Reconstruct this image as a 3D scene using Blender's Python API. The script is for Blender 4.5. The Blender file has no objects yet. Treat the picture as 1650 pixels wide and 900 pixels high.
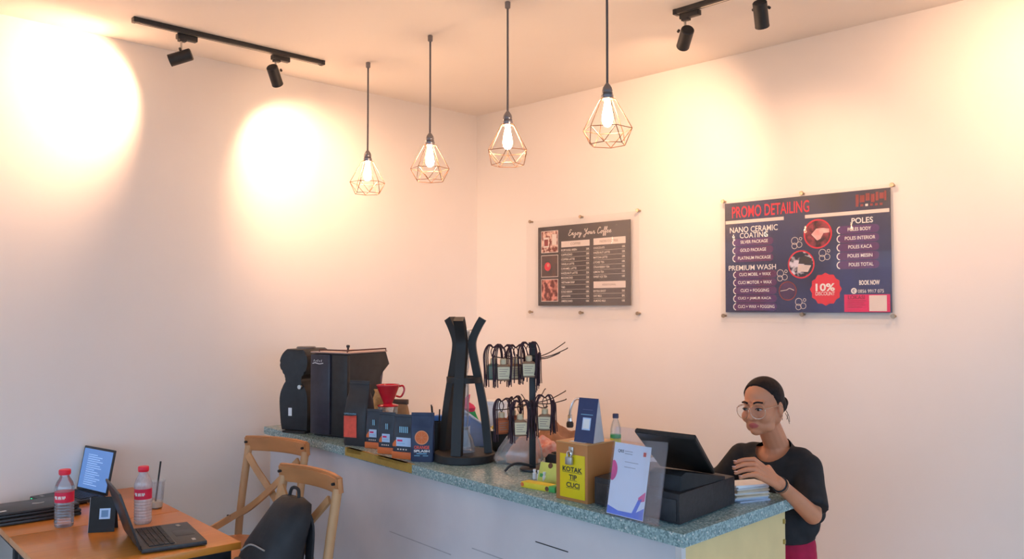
import bpy, bmesh, math, random
from mathutils import Vector, Matrix, Euler
random.seed(7)
scene = bpy.context.scene
COL = scene.collection

# ------------------------------------------------------------------ camera, world, light, exposure
FPX = 1381.0                     # focal length in pixels of the 1650 x 900 frame
CAMZ = 1.75
PITCH = math.radians(1.95)
CEIL = 3.241
cam_d = bpy.data.cameras.new('camera')
cam_d.sensor_width = 36.0
cam_d.lens = FPX / 1650.0 * 36.0
cam_d.clip_start = 0.02
cam = bpy.data.objects.new('camera', cam_d)
cam.location = (0, 0, CAMZ)
cam.rotation_euler = (math.radians(90) + PITCH, 0, 0)
COL.objects.link(cam)
scene.camera = cam

world = bpy.data.worlds.new('daylight')
scene.world = world
world.use_nodes = True
wbg = world.node_tree.nodes['Background']
wbg.inputs['Color'].default_value = (0.47, 0.70, 1.0, 1)
wbg.inputs['Strength'].default_value = 2.75

vs = scene.view_settings
vs.view_transform = 'Standard'
vs.look = 'None'
vs.gamma = 1.0
vs.use_curve_mapping = False
vs.exposure = 0.62
SPOT_POWER = 82.0
WARM = (1.0, 0.57, 0.33)
BULB = 140.0

# ------------------------------------------------------------------ measuring helpers (real planes of the room)
_F = Vector((0, math.cos(PITCH), math.sin(PITCH)))
_U = Vector((0, -math.sin(PITCH), math.cos(PITCH)))
EYE = Vector((0, 0, CAMZ))
def ray(px, py):
    return Vector(((px - 825) / FPX, 0, 0)) + _U * ((450 - py) / FPX) + _F
def onz(px, py, z=1.05):
    d = ray(px, py); return EYE + d * ((z - CAMZ) / d.z)
def atd(px, py, Y):
    d = ray(px, py); return EYE + d * (Y / d.y)
def onplane(px, py, n, k):
    d = ray(px, py); return EYE + d * ((k - n.dot(EYE)) / n.dot(d))
def span(npx, p, rot=0.0):
    "metres along a horizontal direction at heading rot that cover npx picture pixels at p"
    return npx * p.y * p.y / (FPX * (math.cos(rot) * p.y - math.sin(rot) * p.x))
def rise(npx, p):
    return npx * p.y / FPX

# ------------------------------------------------------------------ materials
def lin(c):
    if isinstance(c, str):
        c = [int(c[i:i + 2], 16) / 255 for i in (0, 2, 4)]
        return tuple(((v + .055) / 1.055) ** 2.4 if v > .04045 else v / 12.92 for v in c)
    return tuple(c)
MATS = {}
def pm(name, col, rough=.5, metal=0.0, var=.10, scale=25.0, bump=0.0, coat=0.0, spec=.5, trans=0.0, alpha=1.0,
       emit=0.0, emit_col=None, col2=None, stretch=(1, 1, 1), detail=4.0, ior=1.45, sss=0.0, contrast=None):
    if name in MATS: return MATS[name]
    m = bpy.data.materials.new(name); m.use_nodes = True
    nt = m.node_tree; b = nt.nodes['Principled BSDF']
    c = lin(col)
    tc = nt.nodes.new('ShaderNodeTexCoord'); mp = nt.nodes.new('ShaderNodeMapping')
    mp.inputs['Scale'].default_value = stretch
    nz = nt.nodes.new('ShaderNodeTexNoise'); nz.inputs['Scale'].default_value = scale; nz.inputs['Detail'].default_value = detail
    nt.links.new(tc.outputs['Object'], mp.inputs[0]); nt.links.new(mp.outputs[0], nz.inputs['Vector'])
    rp = nt.nodes.new('ShaderNodeValToRGB')
    c2 = lin(col2) if col2 is not None else tuple(min(1, v * (1 + var)) for v in c)
    c1 = c if col2 is not None else tuple(v * (1 - var) for v in c)
    rp.color_ramp.elements[0].color = (*c1, 1); rp.color_ramp.elements[1].color = (*c2, 1)
    lo, hi = contrast or (.3, .7)
    rp.color_ramp.elements[0].position = lo; rp.color_ramp.elements[1].position = hi
    nt.links.new(nz.outputs['Fac'], rp.inputs[0]); nt.links.new(rp.outputs[0], b.inputs['Base Color'])
    b.inputs['Roughness'].default_value = rough; b.inputs['Metallic'].default_value = metal
    b.inputs['Specular IOR Level'].default_value = spec; b.inputs['IOR'].default_value = ior
    b.inputs['Coat Weight'].default_value = coat; b.inputs['Coat Roughness'].default_value = .15
    b.inputs['Transmission Weight'].default_value = trans; b.inputs['Alpha'].default_value = alpha
    if sss:
        b.inputs['Subsurface Weight'].default_value = sss
        b.inputs['Subsurface Radius'].default_value = (.012, .005, .003); b.inputs['Subsurface Scale'].default_value = .6
    if emit:
        b.inputs['Emission Color'].default_value = (*(lin(emit_col) if emit_col else c), 1)
        b.inputs['Emission Strength'].default_value = emit
    if bump:
        bp = nt.nodes.new('ShaderNodeBump'); bp.inputs['Strength'].default_value = bump; bp.inputs['Distance'].default_value = .01
        nt.links.new(nz.outputs['Fac'], bp.inputs['Height']); nt.links.new(bp.outputs[0], b.inputs['Normal'])
    MATS[name] = m
    return m
def clear(name, tint=(.97, .98, 1.0), gloss=.10, rough=.03, haze=0.0, haze_col=(.9, .93, 1)):
    "thin clear sheet: lets light straight through, mirrors a little, may carry a milky haze"
    if name in MATS: return MATS[name]
    m = bpy.data.materials.new(name); m.use_nodes = True
    nt = m.node_tree; nt.nodes.clear()
    out = nt.nodes.new('ShaderNodeOutputMaterial'); tr = nt.nodes.new('ShaderNodeBsdfTransparent'); tr.inputs[0].default_value = (*tint, 1)
    gl = nt.nodes.new('ShaderNodeBsdfGlossy'); gl.inputs['Roughness'].default_value = rough
    fr = nt.nodes.new('ShaderNodeFresnel'); fr.inputs[0].default_value = 1.45
    nz = nt.nodes.new('ShaderNodeTexNoise'); nz.inputs['Scale'].default_value = 9
    ad = nt.nodes.new('ShaderNodeMath'); ad.operation = 'MULTIPLY_ADD'; ad.inputs[1].default_value = gloss * 2.2; ad.inputs[2].default_value = gloss * .1
    mx = nt.nodes.new('ShaderNodeMixShader')
    nt.links.new(fr.outputs[0], ad.inputs[0]); nt.links.new(ad.outputs[0], mx.inputs[0])
    last = tr.outputs[0]
    if haze:
        df = nt.nodes.new('ShaderNodeBsdfDiffuse'); df.inputs[0].default_value = (*haze_col, 1)
        ml = nt.nodes.new('ShaderNodeMath'); ml.operation = 'MULTIPLY_ADD'; ml.inputs[1].default_value = haze * .6; ml.inputs[2].default_value = haze * .7
        nt.links.new(nz.outputs['Fac'], ml.inputs[0])
        m2 = nt.nodes.new('ShaderNodeMixShader'); nt.links.new(ml.outputs[0], m2.inputs[0])
        nt.links.new(tr.outputs[0], m2.inputs[1]); nt.links.new(df.outputs[0], m2.inputs[2]); last = m2.outputs[0]
    nt.links.new(last, mx.inputs[1]); nt.links.new(gl.outputs[0], mx.inputs[2]); nt.links.new(mx.outputs[0], out.inputs[0])
    MATS[name] = m
    return m
def glow(name, col, strength):
    if name in MATS: return MATS[name]
    m = bpy.data.materials.new(name); m.use_nodes = True
    nt = m.node_tree; nt.nodes.clear()
    out = nt.nodes.new('ShaderNodeOutputMaterial'); e = nt.nodes.new('ShaderNodeEmission')
    e.inputs[0].default_value = (*lin(col), 1); e.inputs[1].default_value = strength
    nt.links.new(e.outputs[0], out.inputs[0]); MATS[name] = m
    return m

# ------------------------------------------------------------------ mesh helpers (append to a bmesh)
def _mx(loc=(0, 0, 0), rot=None, scl=(1, 1, 1)):
    R = rot if isinstance(rot, Matrix) else (Euler(rot).to_matrix().to_4x4() if rot else Matrix())
    return Matrix.Translation(loc) @ R.to_4x4() @ Matrix.Diagonal((*scl, 1))
def box(bm, c, s, rot=None, bev=0.0, seg=2):
    g = bmesh.ops.create_cube(bm, size=1.0)
    vs_ = g['verts']
    bmesh.ops.transform(bm, matrix=_mx((0, 0, 0), None, s), verts=vs_)
    if bev:
        es = {e for v in vs_ for e in v.link_edges}
        r = bmesh.ops.bevel(bm, geom=list(es), offset=bev, segments=seg, affect='EDGES', profile=.5)
        vs_ = list({v for f in r['faces'] for v in f.verts} | {v for v in vs_ if v.is_valid})
    bmesh.ops.transform(bm, matrix=_mx(c, rot), verts=vs_)
    return bm
def boxb(bm, x0, x1, y0, y1, z0, z1, bev=0.0):
    return box(bm, ((x0 + x1) / 2, (y0 + y1) / 2, (z0 + z1) / 2), (x1 - x0, y1 - y0, z1 - z0), None, bev)
def cyl(bm, p0, p1, r0, r1=None, n=16, caps=True):
    p0, p1 = Vector(p0), Vector(p1); r1 = r0 if r1 is None else r1
    d = p1 - p0
    q = d.to_track_quat('Z', 'Y').to_matrix().to_4x4()
    bmesh.ops.create_cone(bm, cap_ends=caps, segments=n, radius1=r0, radius2=r1, depth=d.length,
                          matrix=Matrix.Translation((p0 + p1) / 2) @ q)
    return bm
def ell(bm, c, r, rot=None, u=20, v=12):
    if not hasattr(r, '__len__'): r = (r, r, r)
    bmesh.ops.create_uvsphere(bm, u_segments=u, v_segments=v, radius=1.0, matrix=_mx(c, rot, r))
    return bm
def cap(bm, p0, p1, r0, r1=None, n=14):
    r1 = r0 if r1 is None else r1
    cyl(bm, p0, p1, r0, r1, n); ell(bm, p0, r0, None, n, 8); ell(bm, p1, r1, None, n, 8)
    return bm
def spline(pts, n=8):
    P = [Vector(p) for p in pts]
    if len(P) < 3: return P
    out = []
    for i in range(len(P) - 1):
        a = P[i - 1] if i else P[0] * 2 - P[1]
        b, c = P[i], P[i + 1]
        d = P[i + 2] if i + 2 < len(P) else P[-1] * 2 - P[-2]
        for k in range(n):
            t = k / n
            out.append(.5 * ((2 * b) + (c - a) * t + (2 * a - 5 * b + 4 * c - d) * t * t + (3 * b - a - 3 * c + d) * t ** 3))
    out.append(P[-1])
    return out
def tube(bm, pts, r, n=8, closed=False, flat=None, up=None):
    "sweep a circle (or flat=(w,t) rectangle) along pts"
    P = [Vector(p) for p in pts]; N = len(P)
    rings = []
    prev = None
    for i in range(N):
        if closed: t = P[(i + 1) % N] - P[i - 1]
        else: t = P[min(i + 1, N - 1)] - P[max(i - 1, 0)]
        t.normalize()
        if up is not None: a = Vector(up)
        elif prev is None: a = Vector((0, 0, 1)) if abs(t.z) < .9 else Vector((1, 0, 0))
        else: a = prev
        a = (a - t * a.dot(t))
        if a.length < 1e-6: a = t.orthogonal()
        a.normalize(); b = t.cross(a); prev = a
        rr = r[i] if hasattr(r, '__len__') else r
        if flat:
            w, h = flat[0] / 2, flat[1] / 2
            ring = [bm.verts.new(P[i] + a * x + b * y) for x, y in ((w, h), (-w, h), (-w, -h), (w, -h))]
        else:
            ring = [bm.verts.new(P[i] + (a * math.cos(2 * math.pi * k / n) + b * math.sin(2 * math.pi * k / n)) * rr) for k in range(n)]
        rings.append(ring)
    m = len(rings[0])
    for i in range(N if closed else N - 1):
        A, B = rings[i], rings[(i + 1) % N]
        for k in range(m):
            bm.faces.new((A[k], A[(k + 1) % m], B[(k + 1) % m], B[k]))
    if not closed:
        bm.faces.new(rings[0][::-1]); bm.faces.new(rings[-1])
    return bm
def lathe(bm, prof, c=(0, 0, 0), n=28):
    "prof: (r, z) from bottom to top, closed at the ends"
    rings = []
    for r, z in prof:
        if r < 1e-5: rings.append([bm.verts.new((c[0], c[1], c[2] + z))])
        else: rings.append([bm.verts.new((c[0] + r * math.cos(2 * math.pi * k / n), c[1] + r * math.sin(2 * math.pi * k / n), c[2] + z)) for k in range(n)])
    for A, B in zip(rings, rings[1:]):
        for k in range(n):
            a0, a1 = A[k % len(A)], A[(k + 1) % len(A)]; b0, b1 = B[k % len(B)], B[(k + 1) % len(B)]
            vs_ = []
            for v in (a0, a1, b1, b0):
                if v not in vs_: vs_.append(v)
            if len(vs_) > 2: bm.faces.new(vs_)
    if prof[0] == prof[-1]: return bm
    if len(rings[0]) > 1: bm.faces.new(rings[0][::-1])
    if len(rings[-1]) > 1: bm.faces.new(rings[-1])
    return bm
def loft(bm, secs, n=28, e=4.0):
    "secs: (z, w, d[, ox, oy]) superellipse sections stacked upward"
    rings = []
    for s in secs:
        z, w, d = s[:3]; ox, oy = (s[3], s[4]) if len(s) > 3 else (0, 0)
        ring = []
        for k in range(n):
            t = 2 * math.pi * k / n; ct, st = math.cos(t), math.sin(t)
            ring.append(bm.verts.new((ox + w / 2 * math.copysign(abs(ct) ** (2 / e), ct), oy + d / 2 * math.copysign(abs(st) ** (2 / e), st), z)))
        rings.append(ring)
    for A, B in zip(rings, rings[1:]):
        for k in range(n): bm.faces.new((A[k], A[(k + 1) % n], B[(k + 1) % n], B[k]))
    bm.faces.new(rings[0][::-1]); bm.faces.new(rings[-1])
    return bm
def prism(bm, pts, y0, y1, bev=0.0):
    "outline in the XZ plane, pushed from y0 to y1"
    a = [bm.verts.new((x, y0, z)) for x, z in pts]; b = [bm.verts.new((x, y1, z)) for x, z in pts]
    f = [bm.faces.new(a), bm.faces.new(b[::-1])]
    n = len(pts)
    sides = [bm.faces.new((a[k], b[k], b[(k + 1) % n], a[(k + 1) % n])) for k in range(n)]
    if bev:
        es = {e for ff in f for e in ff.edges}
        bmesh.ops.bevel(bm, geom=list(es), offset=bev, segments=2, affect='EDGES', profile=.5)
    return bm
def slab(bm, pts, z0, z1, bev=0.0):
    "outline in the XY plane, pushed from z0 to z1"
    a = [bm.verts.new((x, y, z0)) for x, y in pts]; b = [bm.verts.new((x, y, z1)) for x, y in pts]
    f = [bm.faces.new(a[::-1]), bm.faces.new(b)]
    n = len(pts)
    for k in range(n): bm.faces.new((a[k], a[(k + 1) % n], b[(k + 1) % n], b[k]))
    if bev:
        bmesh.ops.bevel(bm, geom=[e for e in f[1].edges], offset=bev, segments=2, affect='EDGES', profile=.5)
    return bm
def B(): return bmesh.new()

# ------------------------------------------------------------------ object helpers
def obj(name, bm, mat, parent=None, label=None, sharp=32, recalc=True):
    me = bpy.data.meshes.new(name)
    if isinstance(bm, bpy.types.Mesh): me = bm
    else:
        if recalc: bmesh.ops.recalc_face_normals(bm, faces=bm.faces)
        bm.to_mesh(me); bm.free()
        me.polygons.foreach_set('use_smooth', [True] * len(me.polygons))
        me.set_sharp_from_angle(angle=math.radians(sharp))
    for mm in (mat if isinstance(mat, (list, tuple)) else [mat]):
        if len(me.materials) < (len(mat) if isinstance(mat, (list, tuple)) else 1): me.materials.append(mm)
    o = bpy.data.objects.new(name, me); COL.objects.link(o)
    if parent: o.parent = parent
    if label: o['label'] = label
    return o
def tag(o, label, cat, group=None):
    o['label'] = label; o['category'] = cat
    if group: o['group'] = group
    return o
def thing(name, label, cat, loc=(0, 0, 0), rotz=0.0, group=None):
    o = bpy.data.objects.new(name, None); COL.objects.link(o)
    o.empty_display_size = .05
    o.location = loc; o.rotation_euler = (0, 0, rotz)
    return tag(o, label, cat, group)
def struct(name, bm, mat, parent=None):
    o = obj(name, bm, mat, parent)
    if not parent: o['kind'] = 'structure'
    return o
def dup(root, loc, rotz=0.0, label=None, parent=None):
    r = root.copy(); COL.objects.link(r)
    if parent is None:
        r.location = loc; r.rotation_euler = (0, 0, rotz)
        if label: r['label'] = label
    else: r.parent = parent
    for ch in list(root.children): dup(ch, None, parent=r)
    return r

_txt = {}
def text_mesh(s, bold=0.0, shear=0.0):
    k = (s, bold, shear)
    if k not in _txt:
        cu = bpy.data.curves.new('t', 'FONT'); cu.body = s; cu.resolution_u = 3; cu.offset = bold; cu.shear = shear
        cu.fill_mode = 'FRONT'
        o = bpy.data.objects.new('t', cu)
        me = bpy.data.meshes.new_from_object(o)
        bpy.data.objects.remove(o); bpy.data.curves.remove(cu)
        vs_ = [(v.co.x, v.co.y) for v in me.vertices]; fs = [tuple(p.vertices) for p in me.polygons]
        bpy.data.meshes.remove(me)
        x0 = min(v[0] for v in vs_); x1 = max(v[0] for v in vs_); y0 = min(v[1] for v in vs_); y1 = max(v[1] for v in vs_)
        _txt[k] = ([((x - x0) / (x1 - x0), (y - y0) / (y1 - y0)) for x, y in vs_], fs, (x1 - x0) / (y1 - y0))
    return _txt[k]
def lettering(s, parent, x0, z0, x1, z1, y, mat, bold=0.0, shear=0.0, frame=None, name='lettering'):
    "writing on a front face (looking along +Y); box x0..x1, z0..z1; frame maps local XZ to another plane"
    vs_, fs, asp = text_mesh(s, bold, shear)
    if x1 is None: x1 = x0 + asp * (z1 - z0)
    pts = [Vector((x0 + (x1 - x0) * a, y, z0 + (z1 - z0) * b)) for a, b in vs_]
    if frame is not None: pts = [frame @ p for p in pts]
    me = bpy.data.meshes.new(name); me.from_pydata(pts, [], fs); me.materials.append(mat)
    o = bpy.data.objects.new(name, me); COL.objects.link(o); o.parent = parent
    return o
def patch(name, parent, x0, z0, x1, z1, y, mat, t=.0006, frame=None):
    bm = B(); boxb(bm, x0, x1, y - t, y, z0, z1)
    if frame is not None: bmesh.ops.transform(bm, matrix=frame, verts=bm.verts)
    return obj(name, bm, mat, parent)
def disc(name, parent, cx, cz, r, y, mat, r_in=0.0, n=32, frame=None, t=.0006, star=None, a0=0.0, a1=2 * math.pi):
    bm = B()
    if r_in:
        full = abs(a1 - a0 - 2 * math.pi) < 1e-6
        N = n if full else n + 1
        angs = [a0 + (a1 - a0) * k / n for k in range(N)]
        o_ = [bm.verts.new((cx + r * math.cos(a), y - t, cz + r * math.sin(a))) for a in angs]
        i_ = [bm.verts.new((cx + r_in * math.cos(a), y - t, cz + r_in * math.sin(a))) for a in angs]
        for k in range(n):
            bm.faces.new((o_[k], o_[(k + 1) % N], i_[(k + 1) % N], i_[k]))
    else:
        pts = []
        for k in range(n):
            rr = r * (star if (star and k % 2) else 1)
            pts.append((cx + rr * math.cos(2 * math.pi * k / n), cz + rr * math.sin(2 * math.pi * k / n)))
        prism(bm, pts, y - t, y)
    if frame is not None: bmesh.ops.transform(bm, matrix=frame, verts=bm.verts)
    return obj(name, bm, mat, parent)
def fuse(bm, voxel, smooth=4, factor=.5):
    "melt overlapping solids into one continuous skin"
    me = bpy.data.meshes.new('f'); bmesh.ops.recalc_face_normals(bm, faces=bm.faces); bm.to_mesh(me); bm.free()
    o = bpy.data.objects.new('f', me); COL.objects.link(o)
    r = o.modifiers.new('r', 'REMESH'); r.mode = 'VOXEL'; r.voxel_size = voxel; r.use_smooth_shade = True
    s = o.modifiers.new('s', 'SMOOTH'); s.iterations = smooth; s.factor = factor
    bpy.context.view_layer.update()
    out = bpy.data.meshes.new_from_object(o.evaluated_get(bpy.context.evaluated_depsgraph_get()))
    bpy.data.objects.remove(o); bpy.data.meshes.remove(me)
    out.polygons.foreach_set('use_smooth', [True] * len(out.polygons))
    return out

# shared materials
M_BLACK = pm('black plastic', (.022, .022, .024), .42, var=.2)
M_MATT = pm('matt black', (.018, .018, .02), .7, var=.2)
M_WHITE = pm('white paper', (.82, .83, .85), .7, var=.03)
M_CHROME = pm('chrome', (.8, .8, .82), .12, 1.0, var=.02)
M_STEEL = pm('brushed steel', (.55, .52, .48), .3, 1.0, var=.05)
M_TXTW = pm('white print', (.88, .85, .82), .6, var=.02)
M_TXTK = pm('black print', (.03, .03, .03), .6, var=.05)

# ------------------------------------------------------------------ the room
CORNER = Vector((-.27, 6.60))
DA = Vector((-.709, -.705)).normalized()       # along the left wall, away from the corner
DB = Vector((.701, -.713)).normalized()        # along the right wall
NL = Vector((.705, -.709, 0)).normalized()     # left wall's normal, into the room
NR = Vector((-.713, -.701, 0)).normalized()
LEN = 8.6
K_L = NL.dot(Vector((*CORNER, 0))); K_R = NR.dot(Vector((*CORNER, 0)))
def w2(v): return (v.x, v.y)
PA = CORNER + DA * LEN; PB = CORNER + DB * LEN; PC = CORNER + DA * LEN + DB * LEN
M_WALL = pm('painted wall', (.81, .765, .725), .55, var=.012, scale=3, spec=.3)
M_CEIL = pm('painted ceiling', (.87, .80, .73), .7, var=.01, scale=2, spec=.2)
M_FLOOR = pm('sand floor tile', (.58, .48, .37), .4, var=.08, scale=6)
def wall_slab(name, p, q, out, z0=0, z1=CEIL, mat=M_WALL, t=.15):
    bm = B(); o = out * t
    slab(bm, [w2(p), w2(q), w2(q + o), w2(p + o)], z0, z1)
    return struct(name, bm, mat)
nl2, nr2 = Vector((NL.x, NL.y)), Vector((NR.x, NR.y))
wall_slab('wall_left', CORNER - DA * .15, PA, -nl2)
wall_slab('wall_right', CORNER, PB, -nr2)
# shop front behind the camera: two glazed sides, open to the daylight
def shop_front(tagname, p, q, out, zs=.25, zh=2.75):
    L = (q - p).length; d = (q - p) / L
    wall_slab('wall_' + tagname, p, q, out, 0, zs)
    wall_slab('trim_' + tagname, p, q, out, zh, CEIL)
    n = 4
    for i in range(n + 1):
        c = p + d * (L * i / n)
        bm = B(); box(bm, (*(c + out * .07), (zs + zh) / 2), (.09, .13, zh - zs), (0, 0, math.atan2(d.y, d.x)))
        struct('window_mullion', bm, M_BLACK)
shop_front('front_left', PA, PC, DA)
shop_front('front_right', PB, PC, DB)
m = .15
bm = B(); slab(bm, [w2(CORNER + (-DA - DB) * m), w2(PA + (DA - DB) * m), w2(PC + (DA + DB) * m), w2(PB + (DB - DA) * m)], CEIL, CEIL + .12)
struct('ceiling', bm, M_CEIL)
bm = B(); slab(bm, [w2(CORNER + (-DA - DB) * m), w2(PA + (DA - DB) * m), w2(PC + (DA + DB) * m), w2(PB + (DB - DA) * m)], -.12, 0)
struct('floor', bm, M_FLOOR)

bm = B(); slab(bm, [(-60, -60), (60, -60), (60, 60), (-60, 60)], -.4, -.125)
struct('ground', bm, pm('asphalt outside', (.10, .10, .10), .9, var=.2))

# ------------------------------------------------------------------ track lights
M_TRACK = pm('track black', (.03, .029, .03), .45, var=.15)
M_LENS = glow('spot lens', (1.0, .8, .55), 30.0)
def track_light(label, p0, p1, heads, group):
    p0 = Vector(p0); p1 = Vector(p1)
    d = (p1 - p0).normalized()
    root = thing('track_light', label, 'track light', (p0.x, p0.y, CEIL), 0, group)
    def L(v): return Vector(v) - Vector((p0.x, p0.y, CEIL))
    rz = math.atan2(d.y, d.x)
    ln = (p1 - p0).length
    bm = B(); box(bm, L(((p0 + p1) / 2).to_2d().to_3d() + Vector((0, 0, CEIL - .0125))), (ln, .036, .025), (0, 0, rz), .002)
    obj('rail', bm, M_TRACK, root)
    for e in (p0, p1):
        bm = B(); box(bm, L((e.x, e.y, CEIL - .0135)), (.02, .04, .027), (0, 0, rz), .002); obj('end_cap', bm, M_TRACK, root)
    bm = B(); box(bm, L(((p0 + p1) / 2).to_2d().to_3d() + Vector((0, 0, CEIL - .0258))), (ln - .06, .008, .0012), (0, 0, rz)); obj('conductor_strip', bm, M_STEEL, root)
    for pos, aim, power, ang in heads:
        pos = Vector(pos)
        z0 = CEIL - .025
        bm = B(); box(bm, L((pos.x, pos.y, z0 - .014)), (.11, .034, .028), (0, 0, rz), .004)
        box(bm, L((pos.x, pos.y, z0 - .03)) - d * .025, (.04, .03, .018), (0, 0, rz), .003)
        hd = obj('adapter', bm, M_TRACK, root)
        joint = Vector((pos.x, pos.y, z0 - .085)) - d * .03
        bm = B(); cyl(bm, L(Vector((joint.x, joint.y, z0 - .03))), L(joint), .006, n=10)
        obj('stem', bm, M_STEEL, hd)
        ax = (Vector(aim) - joint).normalized()
        a = joint - ax * .045; b = joint + ax * .075
        side = ax.cross(Vector((0, 0, 1))).normalized(); off = ax.cross(side).normalized() * .036
        if off.z > 0: off = -off
        a += off; b += off
        bm = B()
        q = ax.to_track_quat('Z', 'Y').to_matrix().to_4x4()
        lathe(bm, [(0, 0), (.028, 0), (.0325, .005), (.0325, .112), (.033, .114), (.033, .12), (.028, .12), (.026, .105), (0, .105)], n=26)
        bmesh.ops.transform(bm, matrix=Matrix.Translation(L(a)) @ q, verts=bm.verts)
        can = obj('lamp_can', bm, M_TRACK, root)
        for s in (-1, 1):
            bm = B(); cyl(bm, L(joint + side * .031 * s), L(joint + side * .037 * s + off * .3), .007, n=8)
            obj('knuckle', bm, M_TRACK, can)
        bm = B(); cyl(bm, L(a + ax * .1055), L(a + ax * .1075), .0255, n=20)
        obj('lens', bm, M_LENS, can)
        ld = bpy.data.lights.new('spot_beam', 'SPOT'); ld.energy = power; ld.color = WARM
        ld.spot_size = math.radians(ang); ld.spot_blend = 1.0; ld.shadow_soft_size = .022
        lo = bpy.data.objects.new('spot_beam', ld); COL.objects.link(lo); lo.parent = root
        lo.location = L(a + ax * .125); lo.rotation_euler = (-ax).to_track_quat('Z', 'Y').to_euler()
PL = lambda x, y: onplane(x, y, NL, K_L)
PR = lambda x, y: onplane(x, y, NR, K_R)
track_light('black ceiling track with two spot lamps above the left wall', onz(217, 28, CEIL), onz(519, 98, CEIL), [
    (onz(301, 50, CEIL), PL(60, 150), SPOT_POWER, 110), (onz(452, 84, CEIL), PL(505, 300), SPOT_POWER * .72, 104)], 'ceiling track lights')
r0 = onz(1090, 16, CEIL); rd = (onz(1165, -7, CEIL) - r0).normalized()
track_light('black ceiling track with spot lamps at the top right', r0, r0 + rd * 2.6, [
    (onz(1112, 11, CEIL), PR(1030, 300), SPOT_POWER * .62, 104), (onz(1236, -28, CEIL), PR(1270, 420), SPOT_POWER * .30, 100),
    (r0 + rd * 1.75, PR(1640, 190), SPOT_POWER * .72, 104)], 'ceiling track lights')

# ------------------------------------------------------------------ pendant lamps
M_CORD = pm('grey cord', (.13, .12, .13), .7, var=.1)
M_HOLD = pm('pewter lamp holder', (.25, .24, .26), .32, .8, var=.08)
M_CAGE = pm('copper wire', (.30, .16, .10), .38, .7, var=.08)
M_BULB = glow('bulb glow', (1.0, .60, .34), BULB)
M_FIL = glow('filament glow', (1.0, .85, .6), BULB * 2)
M_GLASSB = clear('bulb glass', (1, .96, .88), .1)
def pendant(loc, label, spin):
    root = thing('pendant_lamp', label, 'pendant lamp', loc, spin, 'wire cage pendant lamps over the counter')
    H = CEIL - loc[2]
    bm = B(); lathe(bm, [(.009, H - .034), (.0135, H - .03), (.014, H - .003), (.012, H)], n=16); obj('ceiling_rose', bm, M_HOLD, root)
    bm = B(); tube(bm, [(0, 0, .262), (.0006, 0, .45), (0, 0, H - .02)], .0052, 8); obj('cord', bm, M_CORD, root)
    bm = B(); lathe(bm, [(.024, .196), (.026, .2), (.026, .214), (.021, .218), (.024, .222), (.021, .226), (.0225, .232), (.019, .246), (.012, .257), (.005, .266)], n=20)
    obj('lamp_holder', bm, M_HOLD, root)
    # cage: small top ring, wide ring, lower ring turned half a step, zigzag between
    top = [(.033 * math.cos(math.pi / 3 * k), .033 * math.sin(math.pi / 3 * k), .197) for k in range(6)]
    wide = [(.105 * math.cos(math.pi / 3 * k), .105 * math.sin(math.pi / 3 * k), .068) for k in range(6)]
    low = [(.078 * math.cos(math.pi / 3 * (k + .5)), .078 * math.sin(math.pi / 3 * (k + .5)), .003) for k in range(6)]
    bm = B()
    for k in range(6):
        for a, b in ((top[k], top[k - 1]), (top[k], wide[k]), (wide[k], wide[k - 1]), (wide[k], low[k]), (wide[k], low[k - 1]), (low[k], low[k - 1])):
            cap(bm, a, b, .0019, n=6)
    obj('wire_cage', bm, M_CAGE, root)
    bm = B(); lathe(bm, [(0, .078), (.010, .080), (.019, .09), (.0235, .108), (.022, .128), (.017, .155), (.0125, .18), (.0125, .2)], n=22)
    bulb = obj('bulb', bm, M_BULB, root)
    bm = B()
    for k in range(4):
        a = math.pi / 2 * k
        tube(bm, [(.006 * math.cos(a), .006 * math.sin(a), .175), (.016 * math.cos(a), .016 * math.sin(a), .13), (.010 * math.cos(a), .010 * math.sin(a), .09)], .0042, 6)
    cap(bm, (0, 0, .09), (0, 0, .185), .006, n=8)
    obj('filament', bm, M_FIL, bulb)
p3 = onz(818, 3, CEIL)
pd = Vector((.638, -.770, 0))
for k, (lab, sp) in enumerate((('wire cage pendant lamp nearest the left wall, first of four', .3), ('wire cage pendant lamp second from the left wall', .0),
                               ('wire cage pendant lamp hanging above the drip tower side, third from the left wall', .52), ('wire cage pendant lamp nearest the camera, highest in the row', .75))):
    q = p3 + pd * (.667 * (k - 2))
    pendant((q.x, q.y, 2.441), lab, sp)

# ------------------------------------------------------------------ counter
CT = 1.05
A_ = onz(1101, 861).to_2d(); R_ = onz(1280, 800).to_2d(); L_ = onz(425.4, 686.7).to_2d()
UU = (L_ - A_).normalized(); VV = (R_ - A_).normalized()
BK = L_ + (R_ - A_)
CR = math.atan2(-UU.y, -UU.x)          # heading of things set square to the counter front
M_TOP = bpy.data.materials.new('speckled stone')
M_TOP.use_nodes = True
nt = M_TOP.node_tree; b_ = nt.nodes['Principled BSDF']
tc = nt.nodes.new('ShaderNodeTexCoord'); vo = nt.nodes.new('ShaderNodeTexVoronoi'); vo.inputs['Scale'].default_value = 170
rp = nt.nodes.new('ShaderNodeValToRGB'); rp.color_ramp.interpolation = 'CONSTANT'
els = rp.color_ramp.elements
els[0].color = (.13, .22, .23, 1); els[1].position = .25; els[1].color = (.22, .34, .35, 1)
for p_, c_ in ((.5, (.32, .46, .47, 1)), (.72, (.17, .27, .28, 1)), (.85, (.55, .62, .6, 1))):
    e_ = els.new(p_); e_.color = c_
nt.links.new(tc.outputs['Object'], vo.inputs['Vector']); nt.links.new(vo.outputs['Color'], rp.inputs[0]); nt.links.new(rp.outputs[0], b_.inputs['Base Color'])
b_.inputs['Roughness'].default_value = .22
M_PANEL = pm('pale marbled panel', (.50, .50, .54), .35, var=.1, scale=2.2, col2=(.64, .62, .64), detail=9)
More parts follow.
